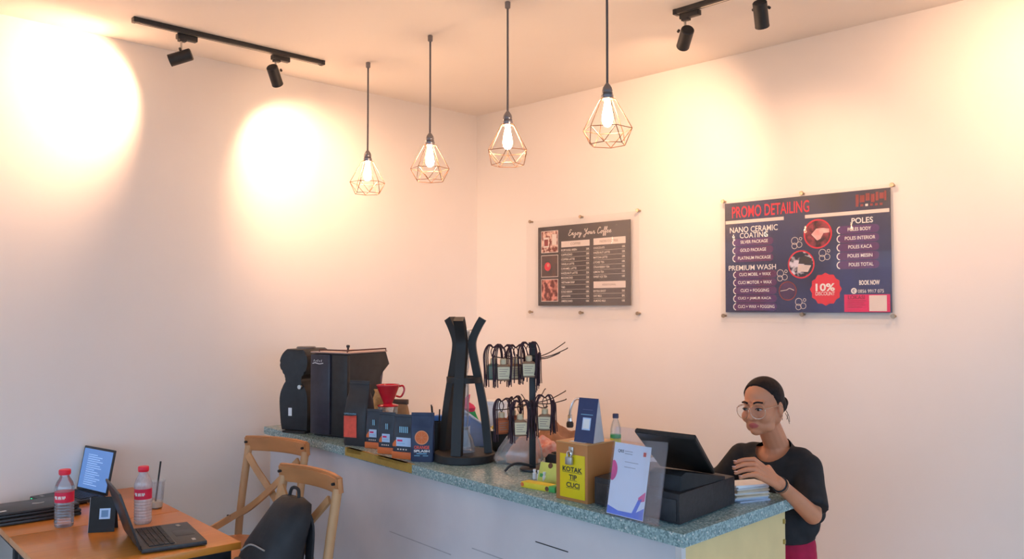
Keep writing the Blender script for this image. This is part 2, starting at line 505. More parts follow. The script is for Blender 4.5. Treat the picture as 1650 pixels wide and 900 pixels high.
M_CREAM = pm('cream painted board', (.80, .60, .29), .6, var=.05, scale=8)
M_SEAM = pm('grey seam', (.36, .36, .39), .5)
M_TRIM = pm('aluminium trim', (.7, .72, .75), .3, .6, var=.03)
M_TAPE = pm('brown packing tape', (.42, .28, .06), .3, var=.12)
M_TAPE2 = pm('yellow tape edge', (.62, .42, .10), .3, var=.12)
TH = .042
top = thing('countertop', 'grey green speckled stone worktop on the coffee counter', 'worktop', (A_.x, A_.y, 0))
def cl(v): return (v.x - A_.x, v.y - A_.y)
bm = B(); slab(bm, [cl(A_), cl(R_), cl(BK), cl(L_)], CT - TH, CT, .003); obj('stone_slab', bm, M_TOP, top)
def tape(s0, s1, mat, drop):
    bm = B(); nfront = Vector((UU.y, -UU.x)); nfront = nfront if nfront.dot(VV) < 0 else -nfront
    p, q = A_ + UU * s0, A_ + UU * s1
    o = nfront * .0012
    slab(bm, [cl(p + o), cl(q + o), cl(q - nfront * .018), cl(p - nfront * .018)], CT, CT + .001)
    slab(bm, [cl(p + o), cl(q + o), cl(q), cl(p)], CT - drop, CT + .001)
    return obj('tape_strip', bm, mat, top)
s_at = lambda px, py: (onz(px, py).to_2d() - A_).dot(UU)
sa, sb = s_at(560, 720), s_at(665, 748)
tape(sb, sa, M_TAPE, .038); tape(sb + .05, sb + .3, M_TAPE2, .012); tape(sa - .16, sa - .02, M_TAPE2, .02)
body = thing('service_counter', 'coffee service counter with pale marbled front and cream end panel', 'counter', (A_.x, A_.y, 0))
ins = .03
a2 = A_ + VV * ins + UU * ins; l2 = L_ + VV * ins - UU * .03; r2 = R_ - VV * .02 + UU * ins; b2 = BK - VV * .02 - UU * .03
def shrink(ps, k):
    c = sum(ps, Vector((0, 0))) / 4
    return [p + (c - p).normalized() * k for p in ps]
core = shrink([a2, r2, b2, l2], .03)
bm = B(); slab(bm, [cl(p) for p in core], .08, CT - TH); obj('carcass', bm, M_CREAM, body)
bm = B(); slab(bm, [cl(a2), cl(a2 + VV * .02), cl(l2 + VV * .02), cl(l2)], .08, CT - TH - .001, .001); obj('front_panel', bm, M_PANEL, body)
bm = B(); slab(bm, [cl(a2 + VV * .021), cl(r2), cl(r2 + UU * .02), cl(a2 + VV * .021 + UU * .02)], .08, CT - TH - .001, .001); obj('end_panel', bm, M_CREAM, body, 'cream painted end panel')
bm = B(); slab(bm, [cl(l2 + VV * .021), cl(b2), cl(b2 - UU * .02), cl(l2 + VV * .021 - UU * .02)], .08, CT - TH - .001, .001); obj('end_panel', bm, M_PANEL, body)
bm = B(); slab(bm, [cl(p) for p in shrink([a2, r2, b2, l2], .07)], 0, .081); obj('plinth', bm, M_BLACK, body)
bm = B(); slab(bm, [cl(a2 - VV * .004 - UU * .004), cl(a2 + VV * .02 - UU * .004), cl(a2 + VV * .02), cl(a2 + UU * .02), cl(a2 + UU * .02 - VV * .004)], .08, CT - TH - .001); obj('corner_trim', bm, M_TRIM, body)
nf = Vector((UU.y, -UU.x)); nf = nf if nf.dot(VV) < 0 else -nf
for s0, s1, z in ((.52, .70, .87), (1.25, 1.75, .70), (.75, 1.1, .76)):
    p, q = a2 + UU * s0, a2 + UU * s1
    bm = B(); slab(bm, [cl(p + nf * .001), cl(q + nf * .001), cl(q), cl(p)], z, z + .004); obj('panel_seam', bm, M_BLACK if z > .8 else M_SEAM, body)
for z in (.96, .885, .80):
    p = r2 - VV * .012 - UU * .002
    bm = B(); box(bm, (*cl(p), z), (.012, .01, .018), (0, 0, math.atan2(VV.y, VV.x)), .003); obj('screw', bm, M_TAPE, body)

# back worktop along the right wall
bw0 = CORNER - nr2 * -.02 + DB * .05; dep = .55
M_BACKTOP = pm('beige laminate', (.52, .40, .29), .4, var=.08, scale=6)
bw = thing('back_counter', 'low beige laminate back counter along the wall behind the coffee counter', 'counter', (bw0.x, bw0.y, 0))
def bl(v): return (v.x - bw0.x, v.y - bw0.y)
e0, e1_ = bw0, bw0 + DB * 1.75
bm = B(); slab(bm, [bl(e0), bl(e1_), bl(e1_ + nr2 * dep), bl(e0 + nr2 * dep)], .86, .90, .003); obj('worktop', bm, M_BACKTOP, bw)
bm = B(); slab(bm, [bl(e0 + DB * .02), bl(e1_ - DB * .02), bl(e1_ - DB * .02 + nr2 * (dep - .03)), bl(e0 + DB * .02 + nr2 * (dep - .03))], .0, .86); obj('cabinet_body', bm, M_WHITE, bw)
for k in range(3):
    c = e0 + DB * (.02 + .57 * k); q = c + DB * .56
    bm = B(); slab(bm, [bl(c + nr2 * (dep - .03)), bl(q + nr2 * (dep - .03)), bl(q + nr2 * (dep - .012)), bl(c + nr2 * (dep - .012))], .1, .84, .002)
    dr = obj('door', bm, M_WHITE, bw)
    h = c + DB * .5 + nr2 * (dep - .005)
    bm = B(); box(bm, (*bl(h), .74), (.012, .014, .12), (0, 0, math.atan2(DB.y, DB.x)), .003); obj('handle', bm, M_STEEL, dr)

# ------------------------------------------------------------------ wall signs (printed sheet behind clear acrylic on stand-offs)
RW = math.atan2(DB.y, DB.x)
M_ACR = clear('clear acrylic', (.99, .99, .99), .05, .02, .015, (1, .97, .93))
M_BOLT = pm('satin brass stand-off', (.42, .33, .24), .3, .8, var=.08)
M_MENU = pm('charcoal print', (.055, .045, .05), .35, var=.15, scale=4)
M_PROMO = pm('navy to black print', (.03, .028, .045), .3, scale=2.3, col2=(.045, .06, .19), detail=3)
M_ROW = pm('cream print', (.80, .70, .64), .6, var=.03)
M_RED = pm('signal red print', (.75, .03, .06), .5, var=.05)
M_PINK = pm('magenta print', (.75, .02, .14), .5, var=.05)
M_PILL = pm('maroon pill print', (.14, .03, .09), .45, scale=5, col2=(.10, .05, .20))
M_DRED = pm('dull red print', (.28, .05, .05), .5, var=.2)
M_BROWNTXT = pm('brown print', (.35, .25, .22), .6, var=.05)
def wall_sign(label, quad, depth=.024):
    "quad: acrylic corner pixels TL, TR, BL, BR"
    k = K_R + depth
    P = [onplane(x, y, NR, k) for x, y in quad]
    b = onplane(*quad[2], NR, K_R)
    root = thing('wall_sign', label, 'sign', b, RW)
    d3 = Vector((DB.x, DB.y, 0))
    def f(px, py):
        p = onplane(px, py, NR, k) - b
        return p.dot(d3), p.z
    x0 = f(*quad[2])[0]; x1 = f(*quad[3])[0]
    z0 = (f(*quad[2])[1] + f(*quad[3])[1]) / 2; z1 = (f(*quad[0])[1] + f(*quad[1])[1]) / 2
    bm = B(); boxb(bm, x0, x1, -depth - .004, -depth, z0, z1, .0015)
    obj('acrylic_panel', bm, M_ACR, root)
    return root, f, (x0, z0, x1, z1)
def standoff(root, x, z, depth):
    bm = B(); cyl(bm, (x, 0, z), (x, -depth, z), .007, n=14); so = obj('standoff', bm, M_BOLT, root)
    bm = B(); cyl(bm, (x, -depth - .004, z), (x, -depth - .010, z), .0125, .011, 18); obj('cap', bm, M_BOLT, so)

# --- coffee menu
SC = lambda cx, cy: (840 + cx / 4.5, 320 + cy / 4.5)
root, f, ext = wall_sign('coffee menu board with cream lettering behind clear acrylic',
                         [SC(40, 172), SC(858, 82), SC(40, 868), SC(858, 872)])
for cx, cy in ((65, 166), (430, 130), (845, 85), (65, 820), (430, 825), (845, 830)):
    x, z = f(*SC(cx, cy)); standoff(root, x, z, .024)
xa, za = f(*SC(120, 775)); xb, zb = f(*SC(788, 148))
D = -.0205
bm = B(); boxb(bm, xa, xb, D, D + .005, za, zb); poster = obj('menu_print', bm, M_MENU, root)
g = lambda cx, cy: f(*SC(cx, cy))
Y1, Y2 = D - .0004, D - .0012
def line(s, cl_, cr_, cy, h, mat=M_ROW, bold=.0, parent=None, shear=0):
    x0 = g(cl_, cy)[0]; z = g((cl_ + cr_) / 2, cy)[1]; x1 = g(cr_, cy)[0]; hh = abs(g(cl_, cy - h / 2)[1] - g(cl_, cy + h / 2)[1])
    return lettering(s, parent or poster, x0, z - hh / 2, x1, z + hh / 2, Y2, mat, bold, shear)
# three pictures
M_PIC = [pm('latte picture', (.20, .04, .03), .5, scale=38, col2=(.82, .55, .45), detail=1, contrast=(.42, .6)),
         pm('dark cup picture', (.06, .045, .05), .5, scale=20, col2=(.14, .07, .06)),
         pm('coffee pour picture', (.14, .02, .02), .5, scale=30, col2=(.75, .30, .24), detail=2, contrast=(.45, .65))]
for (y0, y1), mm in zip(((238, 395), (412, 570), (585, 745)), M_PIC):
    x0, z1 = g(143, y0); x1, z0 = g(265, y1)[0], g(143, y1)[1]
    fr = patch('picture_border', poster, x0, z0, x1, z1, Y1, M_ROW)
    patch('picture', fr, x0 + .004, z0 + .004, x1 - .004, z1 - .004, Y1 - .0007, mm)
    if mm is M_PIC[1]:
        cx, cz = g(190, 492)
        disc('picture_cup', fr, cx, cz, .030, Y1 - .0015, M_RED); disc('picture_cup', fr, cx + .006, cz + .008, .012, Y1 - .0022, pm('pink print', (.7, .25, .2), .5))
    if mm is M_PIC[0]:
        xc, zc = g(160, 355); xd, zd = g(198, 280); patch('picture_glass', fr, xc, zc, xd, zd, Y1 - .0015, M_ROW); 
        patch('picture_glass', fr, xc + .008, zc + .01, xd - .006, zd - .014, Y1 - .0022, M_DRED)
        xc, zc = g(222, 335); xd, zd = g(254, 255); patch('picture_glass', fr, xc, zc, xd, zd, Y1 - .0015, M_ROW)
# header in flowing script, drawn stroke by stroke (unit box per letter)
SCRIPT = {
 'E': [(.75, .85), (.55, 1), (.3, .9), (.3, .68), (.5, .58), (.25, .5), (.08, .25), (.2, .02), (.5, .02), (.8, .2)],
 'n': [(0, .2), (.15, .45), (.2, .05), (.35, .4), (.5, .45), (.52, .1), (.7, .05), (.85, .2)],
 'j': [(0, .2), (.3, .45), (.3, -.1), (.1, -.4), (-.1, -.25), (.3, .02), (.7, .2)],
 'o': [(0, .2), (.45, .45), (.15, .3), (.15, .06), (.4, .03), (.55, .28), (.42, .42), (.55, .35), (.8, .4)],
 'y': [(0, .3), (.12, .42), (.15, .12), (.35, .08), (.55, .42), (.45, -.15), (.2, -.42), (.05, -.25), (.4, .0), (.85, .2)],
 'Y': [(0, .75), (.15, .95), (.25, .7), (.35, .5), (.55, .6), (.8, 1), (.6, .3), (.4, -.3), (.15, -.42), (.05, -.2), (.45, .05), (.9, .2)],
 'u': [(0, .25), (.12, .42), (.12, .08), (.35, .08), (.5, .42), (.52, .08), (.7, .05), (.85, .2)],
 'r': [(0, .2), (.15, .48), (.2, .42), (.4, .42), (.38, .1), (.5, .03), (.7, .2)],
 'C': [(.8, .8), (.65, 1), (.35, .9), (.12, .5), (.2, .1), (.5, .02), (.85, .2)],
 'f': [(0, .2), (.4, .6), (.5, .95), (.35, 1), (.25, .6), (.15, -.3), (.3, -.42), (.35, -.1), (.25, .08), (.6, .2)],
 'e': [(0, .2), (.4, .3), (.4, .44), (.22, .4), (.15, .12), (.35, .02), (.7, .2)]}
bm = B()
x0, z0 = g(338, 268); x1 = g(650, 240)[0]; hh = g(338, 225)[1] - z0
words = 'Enjoy Your Coffee'
adv = {'E': .8, 'n': .72, 'j': .55, 'o': .62, 'y': .72, 'Y': .85, 'u': .72, 'r': .55, 'C': .8, 'f': .42, 'e': .55, ' ': .45}
tot = sum(adv[c] for c in words); cx = 0
for c in words:
    if c != ' ':
        pts = [(x0 + (x1 - x0) * (cx + (px_ + .28 * py_) * (.8 if c.islower() else .9)) / tot, Y2, z0 + hh * py_) for px_, py_ in SCRIPT[c]]
        tube(bm, spline(pts, 5), .0022, 5)
    cx += adv[c]
obj('script_heading', bm, M_ROW, poster)
def bar(x_l, x_r, cyt, cyb, s, sl, sr, h):
    xx0, zt = g(x_l, cyt); zb_ = g(x_l, cyb)[1]; xx1 = g(x_r, cyt)[0]
    p = patch('heading_bar', poster, xx0, zb_, xx1, zt, Y1, M_ROW)
    zc = (zt + zb_) / 2
    lettering(s, p, g(sl, 300)[0], zc - h / 2, g(sr, 300)[0], zc + h / 2, Y2 - .0006, M_BROWNTXT, .015)
bar(288, 493, 310, 353, 'COFFEE', 355, 428, .016)
bar(522, 754, 288, 336, 'NON COFFEE', 568, 700, .016)
bar(522, 754, 600, 648, 'ADDITIONAL', 583, 685, .012)
L1 = ['KOPI SUSU AREN', 'CAPPUCINO', 'COFFEE LATTE', 'VANILLA LATTE', 'CARAMEL LATTE', 'HAZELNUT LATTE', 'MOCHACINO', 'VIETNAM DRIP', 'V60', 'COLD BREW', 'JAPANESE', 'AMERICANO']
W1 = [400, 368, 385, 382, 398, 406, 372, 385, 315, 368, 355, 370]
def menu_rows(names, ends, cl_, cr_, y_first, y_last, price, rule_last=False):
    n = len(names)
    for i, (s, e) in enumerate(zip(names, ends)):
        cy = y_first + (y_last - y_first) * i / (n - 1)
        x0, z = g(cl_, cy); x1 = g(e, cy)[0]; h = .0145
        lettering(s, poster, x0, z - h / 2, x1, z + h / 2, Y2, M_ROW, .02)
        xp0, xp1 = g(cr_ - 24, cy)[0], g(cr_, cy)[0]
        lettering(price[i], poster, xp0, z - h / 2, xp1, z + h / 2, Y2, M_ROW, .02)
        if i < n - 1:
            zz = z - abs(g(cl_, y_first)[1] - g(cl_, y_last)[1]) / (n - 1) * .5
            patch('rule', poster, x0, zz - .0007, g(cr_, cy)[0], zz + .0007, Y1, M_ROW)
menu_rows(L1, W1, 288, 492, 374, 741, ['20K', '20K', '20K', '22K', '22K', '22K', '22K', '18K', '18K', '18K', '20K', '18K'])
menu_rows(['CHOCOLATE', 'HAZELNUT LATTE', 'MATCHA LATTE', 'LYCHEE TEA', 'STRAWBERRY TEA', 'LEMON TEA', 'SWEET ICE TEA'], [602, 640, 622, 600, 638, 598, 620], 522, 752, 357, 566, ['20K', '20K', '20K', '18K', '18K', '15K', '10K'])
menu_rows(['EXTRA SHOT', 'OAT MILK', 'ALMOND MILK'], [612, 582, 612], 522, 752, 669, 739, ['5K', '8K', '10K'])

# --- promo board
SC = lambda cx, cy: (1150 + cx / 3.6, 280 + cy / 3.6)
root, f, ext = wall_sign('dark promo detailing board with red heading behind clear acrylic',
                         [SC(45, 152), SC(1045, 62), SC(45, 865), SC(1050, 868)])
for cx, cy in ((55, 160), (510, 112), (1035, 64), (58, 822), (513, 815), (1042, 825)):
    x, z = f(*SC(cx, cy)); standoff(root, x, z, .024)
xa, za = f(*SC(68, 802)); xb, zb = f(*SC(1022, 78))
bm = B(); boxb(bm, xa, xb, D, D + .005, za, zb); poster = obj('promo_print', bm, M_PROMO, root)
line('PROMO DETAILING', 105, 553, 205, 66, M_RED, .01)
for l_, r_, c_ in ((68, 405, 284), (528, 1018, 248)):
    x0, z = g(l_, c_); patch('white_bar', poster, x0, z - .0095, g(r_, c_)[0], z + .0095, Y1, M_ROW)
line('NANO CERAMIC', 93, 370, 318, 33, M_TXTW, .008); line('COATING', 150, 313, 353, 31, M_TXTW, .008)
line('PREMIUM WASH', 86, 360, 542, 29, M_TXTW, .008); line('POLES', 798, 923, 268, 33, M_TXTW, .015)
def pill(s, l_, r_, cyl_, arc_x, ext_r):
    x0, z = g(arc_x, cyl_)
    bm = B(); xr = g(ext_r, cyl_)[0]; hh = .021
    pts = []
    for k in range(9): a = math.pi / 2 + math.pi * k / 8; pts.append((x0 + hh + hh * math.cos(a), z + hh * math.sin(a)))
    for k in range(9): a = -math.pi / 2 + math.pi * k / 8; pts.append((xr - hh + hh * math.cos(a), z + hh * math.sin(a)))
    prism(bm, pts, Y1 - .0006, Y1); p = obj('price_pill', bm, M_PILL, poster)
    disc('pill_ring', p, x0 + hh, z, .0210, Y1 - .0006, M_TXTW, .0155, 16, a0=math.pi * .55, a1=math.pi * 1.45)
    x1 = g(l_, cyl_)[0]
    lettering(s, p, x1, z - .008, g(r_, cyl_)[0], z + .0105, Y2 - .0006, M_TXTW, .012)
for s, l_, r_, c_ in (('SILVER PACKAGE', 155, 313, 400), ('GOLD PACKAGE', 153, 303, 447), ('PLATINUM PACKAGE', 140, 330, 492)):
    pill(s, l_, r_, c_, 108, 345)
for i, (s, l_, r_) in enumerate((('CUCI MOBIL + WAX', 147, 330), ('CUCI MOTOR + WAX', 140, 336), ('CUCI + FOGGING', 155, 320), ('CUCI + JAMUR KACA', 140, 332), ('CUCI + WAX + FOGGING', 140, 352))):
    pill(s, l_, r_, 586 + 46 * i, 112, 365)
for i, (s, l_, r_) in enumerate((('POLES BODY', 776, 912), ('POLES INTERIOR', 760, 937), ('POLES KACA', 780, 918), ('POLES MESIN', 776, 920), ('POLES TOTAL', 783, 926))):
    pill(s, l_, r_, 328 + 50.5 * i, 712, 960)
M_CARPIC = [pm('red car picture', (.05, .01, .02), .5, scale=26, col2=(.35, .05, .07), contrast=(.45, .65)), pm('car wash picture', (.02, .025, .05), .5, scale=22, col2=(.75, .7, .8), detail=2, contrast=(.48, .6)), pm('arch picture', (.05, .03, .10), .5, scale=14, col2=(.12, .05, .14))]
for (cx, cy, r, mm, ringm) in ((602, 347, 86, M_CARPIC[0], M_RED), (506, 524, 82, M_CARPIC[1], M_RED), (428, 678, 56, M_CARPIC[2], M_DRED)):
    x, z = g(cx, cy); rr = abs(g(cx, cy - r)[1] - g(cx, cy + r)[1]) / 2
    dsc = disc('round_picture', poster, x, z, rr * .93, Y1, mm, n=36)
    disc('picture_ring', dsc, x, z, rr, Y1 - .0008, ringm, rr * .9, 36)
    if mm is M_CARPIC[0]:
        bm = B(); prism(bm, [(x + px_ * rr, z + pz_ * rr) for px_, pz_ in ((-.45, -.02), (-.1, .35), (.35, .38), (.8, .3), (.82, .05), (.4, .02), (.2, -.35), (-.05, -.45))], Y1 - .0016, Y1 - .001)
        obj('picture_car', bm, pm('pink car print', (.8, .30, .28), .5, scale=30, col2=(.85, .6, .55)), dsc)
    if mm is M_CARPIC[1]:
        bm = B(); prism(bm, [(x + px_ * rr, z + pz_ * rr) for px_, pz_ in ((-.3, -.5), (.5, -.55), (.75, -.1), (-.2, .0))], Y1 - .0016, Y1 - .001); obj('picture_car', bm, pm('cream car print', (.72, .62, .58), .5), dsc)
        bm = B(); prism(bm, [(x + px_ * rr, z + pz_ * rr) for px_, pz_ in ((-.2, .05), (.8, -.02), (.8, .4), (.3, .6), (-.1, .45))], Y1 - .0016, Y1 - .001); obj('picture_car', bm, M_MENU, dsc)
    if mm is M_CARPIC[2]:
        bm = B(); tube(bm, spline([(x - rr * .8, Y1 - .001, z), (x - .1 * rr, Y1 - .001, z + .1 * rr), (x + .2 * rr, Y1 - .001, z + .25 * rr), (x + .7 * rr, Y1 - .001, z + .05 * rr)], 4), .002, 5); obj('picture_car', bm, M_ROW, dsc)
for cx, cy in ((477, 398), (638, 468), (393, 586), (500, 752)):
    x, z = g(cx, cy)
    bm_first = None
    for dx, dz, r in ((-.008, .010, .021), (-.010, -.018, .017), (.018, -.012, .017), (.026, .020, .009)):
        disc('bubble_mark', poster, x + dx, z + dz, r, Y1, M_ROW, r - .0028, 24)
x, z = g(648, 668); rb = abs(g(648, 572)[1] - g(648, 764)[1]) / 2
bd = disc('discount_badge', poster, x, z, rb, Y1, M_RED, n=24, star=.90)
xx, zz = g(590, 658); lettering('10%', bd, xx, zz - .021, g(702, 658)[0], zz + .021, Y2 - .0006, M_TXTW, .03)
xx, zz = g(590, 692); lettering('DISCOUNT', bd, xx, zz - .012, g(702, 692)[0], zz + .008, Y2 - .0006, M_TXTW, .005)
line('BOOK NOW', 843, 962, 629, 28, M_TXTW, .03); line('0856 9917 075', 836, 986, 679, 20, M_TXTW, .0)
x, z = g(812, 678); dd = disc('phone_mark', poster, x, z, .0155, Y1, M_TXTW); disc('phone_mark', dd, x + .001, z, .008, Y1 - .0008, M_PROMO, .0045, 16, a0=.6, a1=5.2)
x0, z0 = g(757, 800); x1, z1 = g(1022, 700)[0], g(757, 700)[1]
pk = patch('location_panel', poster, x0, z0, x1, z1, Y1, M_PINK)
M_MAR = pm('dark maroon print', (.25, .01, .05), .5)
xx, zz = g(778, 716); lettering('LOKASI', pk, xx, zz - .010, g(875, 716)[0], zz + .010, Y2 - .0006, M_MAR, .015)
for i, cr_ in enumerate((884, 870, 880, 862)):
    xx, zz = g(776, 736 + 12 * i); patch('address_rule', pk, xx, zz - .0012, g(cr_, 736)[0], zz + .0012, Y2, M_MAR)
xx, zz = g(902, 800); patch('code_sticker', pk, xx, zz + .004, g(1003, 700)[0], g(902, 704)[1], Y1 - .0007, M_ROW)
for i, (cl_, w) in enumerate(((822, 18), (846, 28), (880, 24), (910, 22), (938, 16), (960, 26), (988, 12))):
    xx, zz = g(cl_, 145 - i * 4); patch('logo_block', poster, xx, zz - .028 + .006 * (i % 3), g(cl_ + w, 145)[0], zz + .022 - .007 * (i % 2), Y1, M_DRED)
for i in range(6):
    xx, zz = g(822 + 28 * i, 184 - i * 2); patch('logo_block', poster, xx, zz - .006, g(838 + 28 * i, 184)[0], zz + .006, Y1, M_DRED if i != 2 else M_ROW)

# ------------------------------------------------------------------ things on the counter
V3 = Vector
def on_counter(name, label, cat, px, py, rot, group=None, z=CT):
    p = onz(px, py, z)
    return thing(name, label, cat, p, rot, group), p
R = math.radians

# coffee grinder: S-shaped black housing
r, p = on_counter('coffee_grinder', 'tall black curvy coffee grinder at the far end of the counter', 'coffee grinder', 473, 697, R(-20))
h = rise(1, p); w = span(1, p, R(-20))
out = [(461, 562), (453, 572), (449.6, 585), (453, 598), (461, 609), (456, 620), (451, 634), (450, 652), (453, 692), (494, 692), (494, 640), (489, 622), (482, 611), (490, 600), (494, 585), (492, 570), (486, 562)]
pts = [((x - 473) * w, (696 - y) * h) for x, y in out]
sm = [(v.x, v.y) for v in spline([V3((*q, 0)) for q in pts[:9]], 4)] + [(v.x, v.y) for v in spline([V3((*q, 0)) for q in pts[9:]], 4)]
bm = B(); prism(bm, sm, 0.0, .24, .008); obj('housing', bm, M_BLACK, r)
bm = B(); boxb(bm, -.07, .08, -.01, .25, 0, .012, .003); obj('base_plate', bm, M_MATT, r)
bm = B(); lathe(bm, [(.05, .452), (.055, .458), (.055, .478), (.05, .482), (0, .484)], (.0, .12, 0)); obj('lid', bm, pm('smoke plastic', (.12, .11, .11), .3), r)
patch('sticker', r, -.035, .095, -.012, .14, -.001, M_WHITE)
bm = B(); cyl(bm, (.045, -.004, .26), (.045, -.016, .26), .012, n=14); obj('dial', bm, M_STEEL, r)

# espresso machine
RM = R(-33)
r, p = on_counter('espresso_machine', 'large black espresso machine with a flat cup tray, seen from behind', 'espresso machine', 499, 701, RM)
h = rise(1, p)
mw = span(120, p, RM)
X = lambda px: (px - 499) * span(1, V3((p.x + .2, p.y - .15, 0)), RM)
Wm = .27
prof_ = [(.03, 0), (.27, 0), (.27, .32), (.30, .345), (.355, .385), (.325, .455), (.03, .455)]
bm = B(); prism(bm, prof_, 0, Wm, .006); bmesh.ops.transform(bm, matrix=Matrix(((0, 1, 0, 0), (1, 0, 0, 0), (0, 0, 1, 0), (0, 0, 0, 1))), verts=bm.verts); obj('body', bm, M_BLACK, r)
bm = B(); boxb(bm, 0, Wm * .55, 0, .035, 0.012, .45, .008); obj('back_panel', bm, pm('satin plum black panel', (.035, .033, .048), .3, var=.15), r)
bm = B(); boxb(bm, Wm * .56, Wm, .008, .035, 0.012, .45, .006); obj('back_panel', bm, M_BLACK, r)
bm = B(); boxb(bm, -.004, Wm + .004, .005, .33, .456, .463, .002); tr = obj('cup_tray', bm, pm('tray with painted warm light', (.50, .33, .28), .35, var=.05), r)  # pinkish warm light on the machine's top is put into the tray colour
bm = B(); tube(bm, [(.06, .01, .474), (Wm, .01, .474), (Wm, .32, .474)], .004, 8); tube(bm, [(.06, .01, .474), (.06, .01, .462)], .003, 6); tube(bm, [(Wm, .32, .474), (Wm, .32, .462)], .003, 6); tube(bm, [(Wm, .01, .474), (Wm, .01, .462)], .003, 6)
obj('tray_rail', bm, pm('maroon rail', (.10, .03, .03), .4), tr)
bm = B(); lathe(bm, [(.006, .462), (.006, .484), (.010, .487), (.010, .497), (.006, .50)], (Wm * .7, .10, 0), 12); obj('knob', bm, M_BLACK, r)
bm = B(); cyl(bm, (Wm - .05, .29, .265), (Wm - .05, .29, .36), .035, .045, 20); obj('group_head', bm, pm('plum grey plastic', (.09, .07, .11), .35), r)
bm = B(); boxb(bm, .02, Wm - .02, .27, .36, .012, .03, .004); obj('drip_tray', bm, M_STEEL, r)
for x in (.04, Wm - .04):
    for y in (.06, .25):
        bm = B(); cyl(bm, (x, y, .0), (x, y, .014), .02, n=12); obj('foot', bm, M_MATT, r)
bm = B()
tube(bm, spline([(.02, -.001, .398), (.04, -.001, .402), (.07, -.001, .397), (.10, -.001, .401)], 4), .0022, 5)
for k in range(5): tube(bm, [(.03 + .014 * k, -.001, .408), (.033 + .014 * k, -.001, .42 - .004 * (k % 2))], .0016, 5)
obj('maker_mark', bm, M_WHITE, r)

# coffee pouches
def pouch(name, label, px, py, wpx, hpx, rot, mat, dratio=.5, group=None, seal=.82, topw=1.0):
    r, p = on_counter(name, label, 'coffee bag', px, py, rot, group)
    w = span(wpx, p, rot); hh = rise(hpx, p); d = w * dratio
    bm = B()
    loft(bm, [(0, w * .96, d * .95, 0, d / 2), (.012, w, d, 0, d / 2), (hh * .45, w, d * .95, 0, d / 2), (hh * .72, w * (1 + topw) / 2, d * .6, 0, d / 2), (hh * seal, w * topw, d * .2, 0, d / 2), (hh * .985, w * topw, .008, 0, d / 2), (hh, w * topw, .006, 0, d / 2)], 32, 6)
    obj('pouch', bm, mat, r)
    bm = B(); boxb(bm, -w * topw / 2, w * topw / 2, d / 2 - .006, d / 2 + .006, hh * .93, hh * .965, .001); obj('seal_strip', bm, mat, r)
    return r, p, w, hh, d
M_BAGK = pm('matt black foil', (.028, .028, .032), .45, var=.2, scale=14, bump=.25)
M_BAGN = pm('navy foil', (.022, .035, .085), .4, var=.2, scale=14, bump=.25)
M_BAGS = pm('slate foil', (.035, .045, .065), .42, var=.2, scale=14, bump=.25)
M_LRED = pm('coral label', (.80, .10, .06), .5, var=.12, scale=40)
M_ORNG = pm('orange band', (.75, .17, .04), .5, var=.06)
M_LBLU = pm('pale blue label', (.50, .66, .90), .5, var=.06)
M_CYAN = pm('cyan print', (.25, .55, .75), .5)
r, p, w, hh, d = pouch('coffee_bag', 'tallest black coffee bag with a coral red label beside the espresso machine', 570, 718, 38, 103, R(-25), M_BAGK, .7, topw=.85)
patch('label_panel', r, -w * .42, hh * .13, w * .12, hh * .46, -.0015, M_LRED)
lettering('COFFEE ROASTERS', r, -w * .42, hh * .485, w * .1, hh * .505, -.0015, M_CYAN, .0)
bm = B(); prism(bm, [(-w * .42, hh * .46), (-w * .2, hh * .42), (-w * .1, hh * .46), (w * .0, hh * .44), (w * .12, hh * .475), (w * .12, hh * .45), (-w * .42, hh * .44)], -.0022, -.0015); obj('label_torn_edge', bm, M_LRED, r)
for k, (px, py, wp, hp, lab) in enumerate(((600, 722, 24, 62, 'slate coffee bag with orange foot, leftmost of three alike'), (621, 731, 25, 66, 'slate coffee bag with orange foot, middle of three alike'), (648, 739, 33, 70, 'slate coffee bag with orange foot, largest and rightmost of three alike'))):
    r, p, w, hh, d = pouch('coffee_bag', lab, px, py, wp, hp, R(-25), M_BAGS, .45, 'slate coffee bags with orange feet')
    bm = B(); boxb(bm, -w * .5, w * .5, -.004, d * .9, 0, hh * .16, .003); obj('orange_foot', bm, M_ORNG, r)
    y = -.003
    a = -.20 if k < 2 else -.27
    patch('label_panel', r, a * w, hh * .29, w * (.30 if k < 2 else .43), hh * .49, y, M_LBLU)
    bm = B(); prism(bm, [(w * (a - .18), hh * .28), (w * a, hh * .28), (w * a, hh * .44), (w * (a - .06), hh * .42), (w * (a - .18), hh * .34)], y - .0008, y); obj('label_flame', bm, M_ORNG, r)
    patch('label_print', r, w * (a + .05), hh * .40, w * (a + .30), hh * .44, y - .001, M_PINK)
    patch('label_print', r, w * (a + .05), hh * .345, w * (a + .42), hh * .36, y - .001, M_CYAN)
    for q in range(2 if k < 2 else 5): patch('stripe_mark', r, w * (.02 + .10 * q if k < 2 else -.12 + .09 * q), hh * .60, w * (.07 + .10 * q if k < 2 else -.07 + .09 * q), hh * .74, y, M_CYAN)
    for q in range(4): patch('icon_mark', r, w * (-.22 + .13 * q), hh * .205, w * (-.15 + .13 * q), hh * .235, y, M_ROW)
r, p, w, hh, d = pouch('coffee_bag', 'navy coffee bag reading SPLASH with an orange slice', 679.5, 744, 37, 78, R(-6), M_BAGN, .45)
y = -.002
dsc = disc('orange_slice', r, 0, hh * .50, w * .27, y, M_ORNG, n=28); disc('slice_rind', dsc, 0, hh * .50, w * .30, y - .0008, pm('rind print', (.8, .30, .14), .5), w * .26, 28)
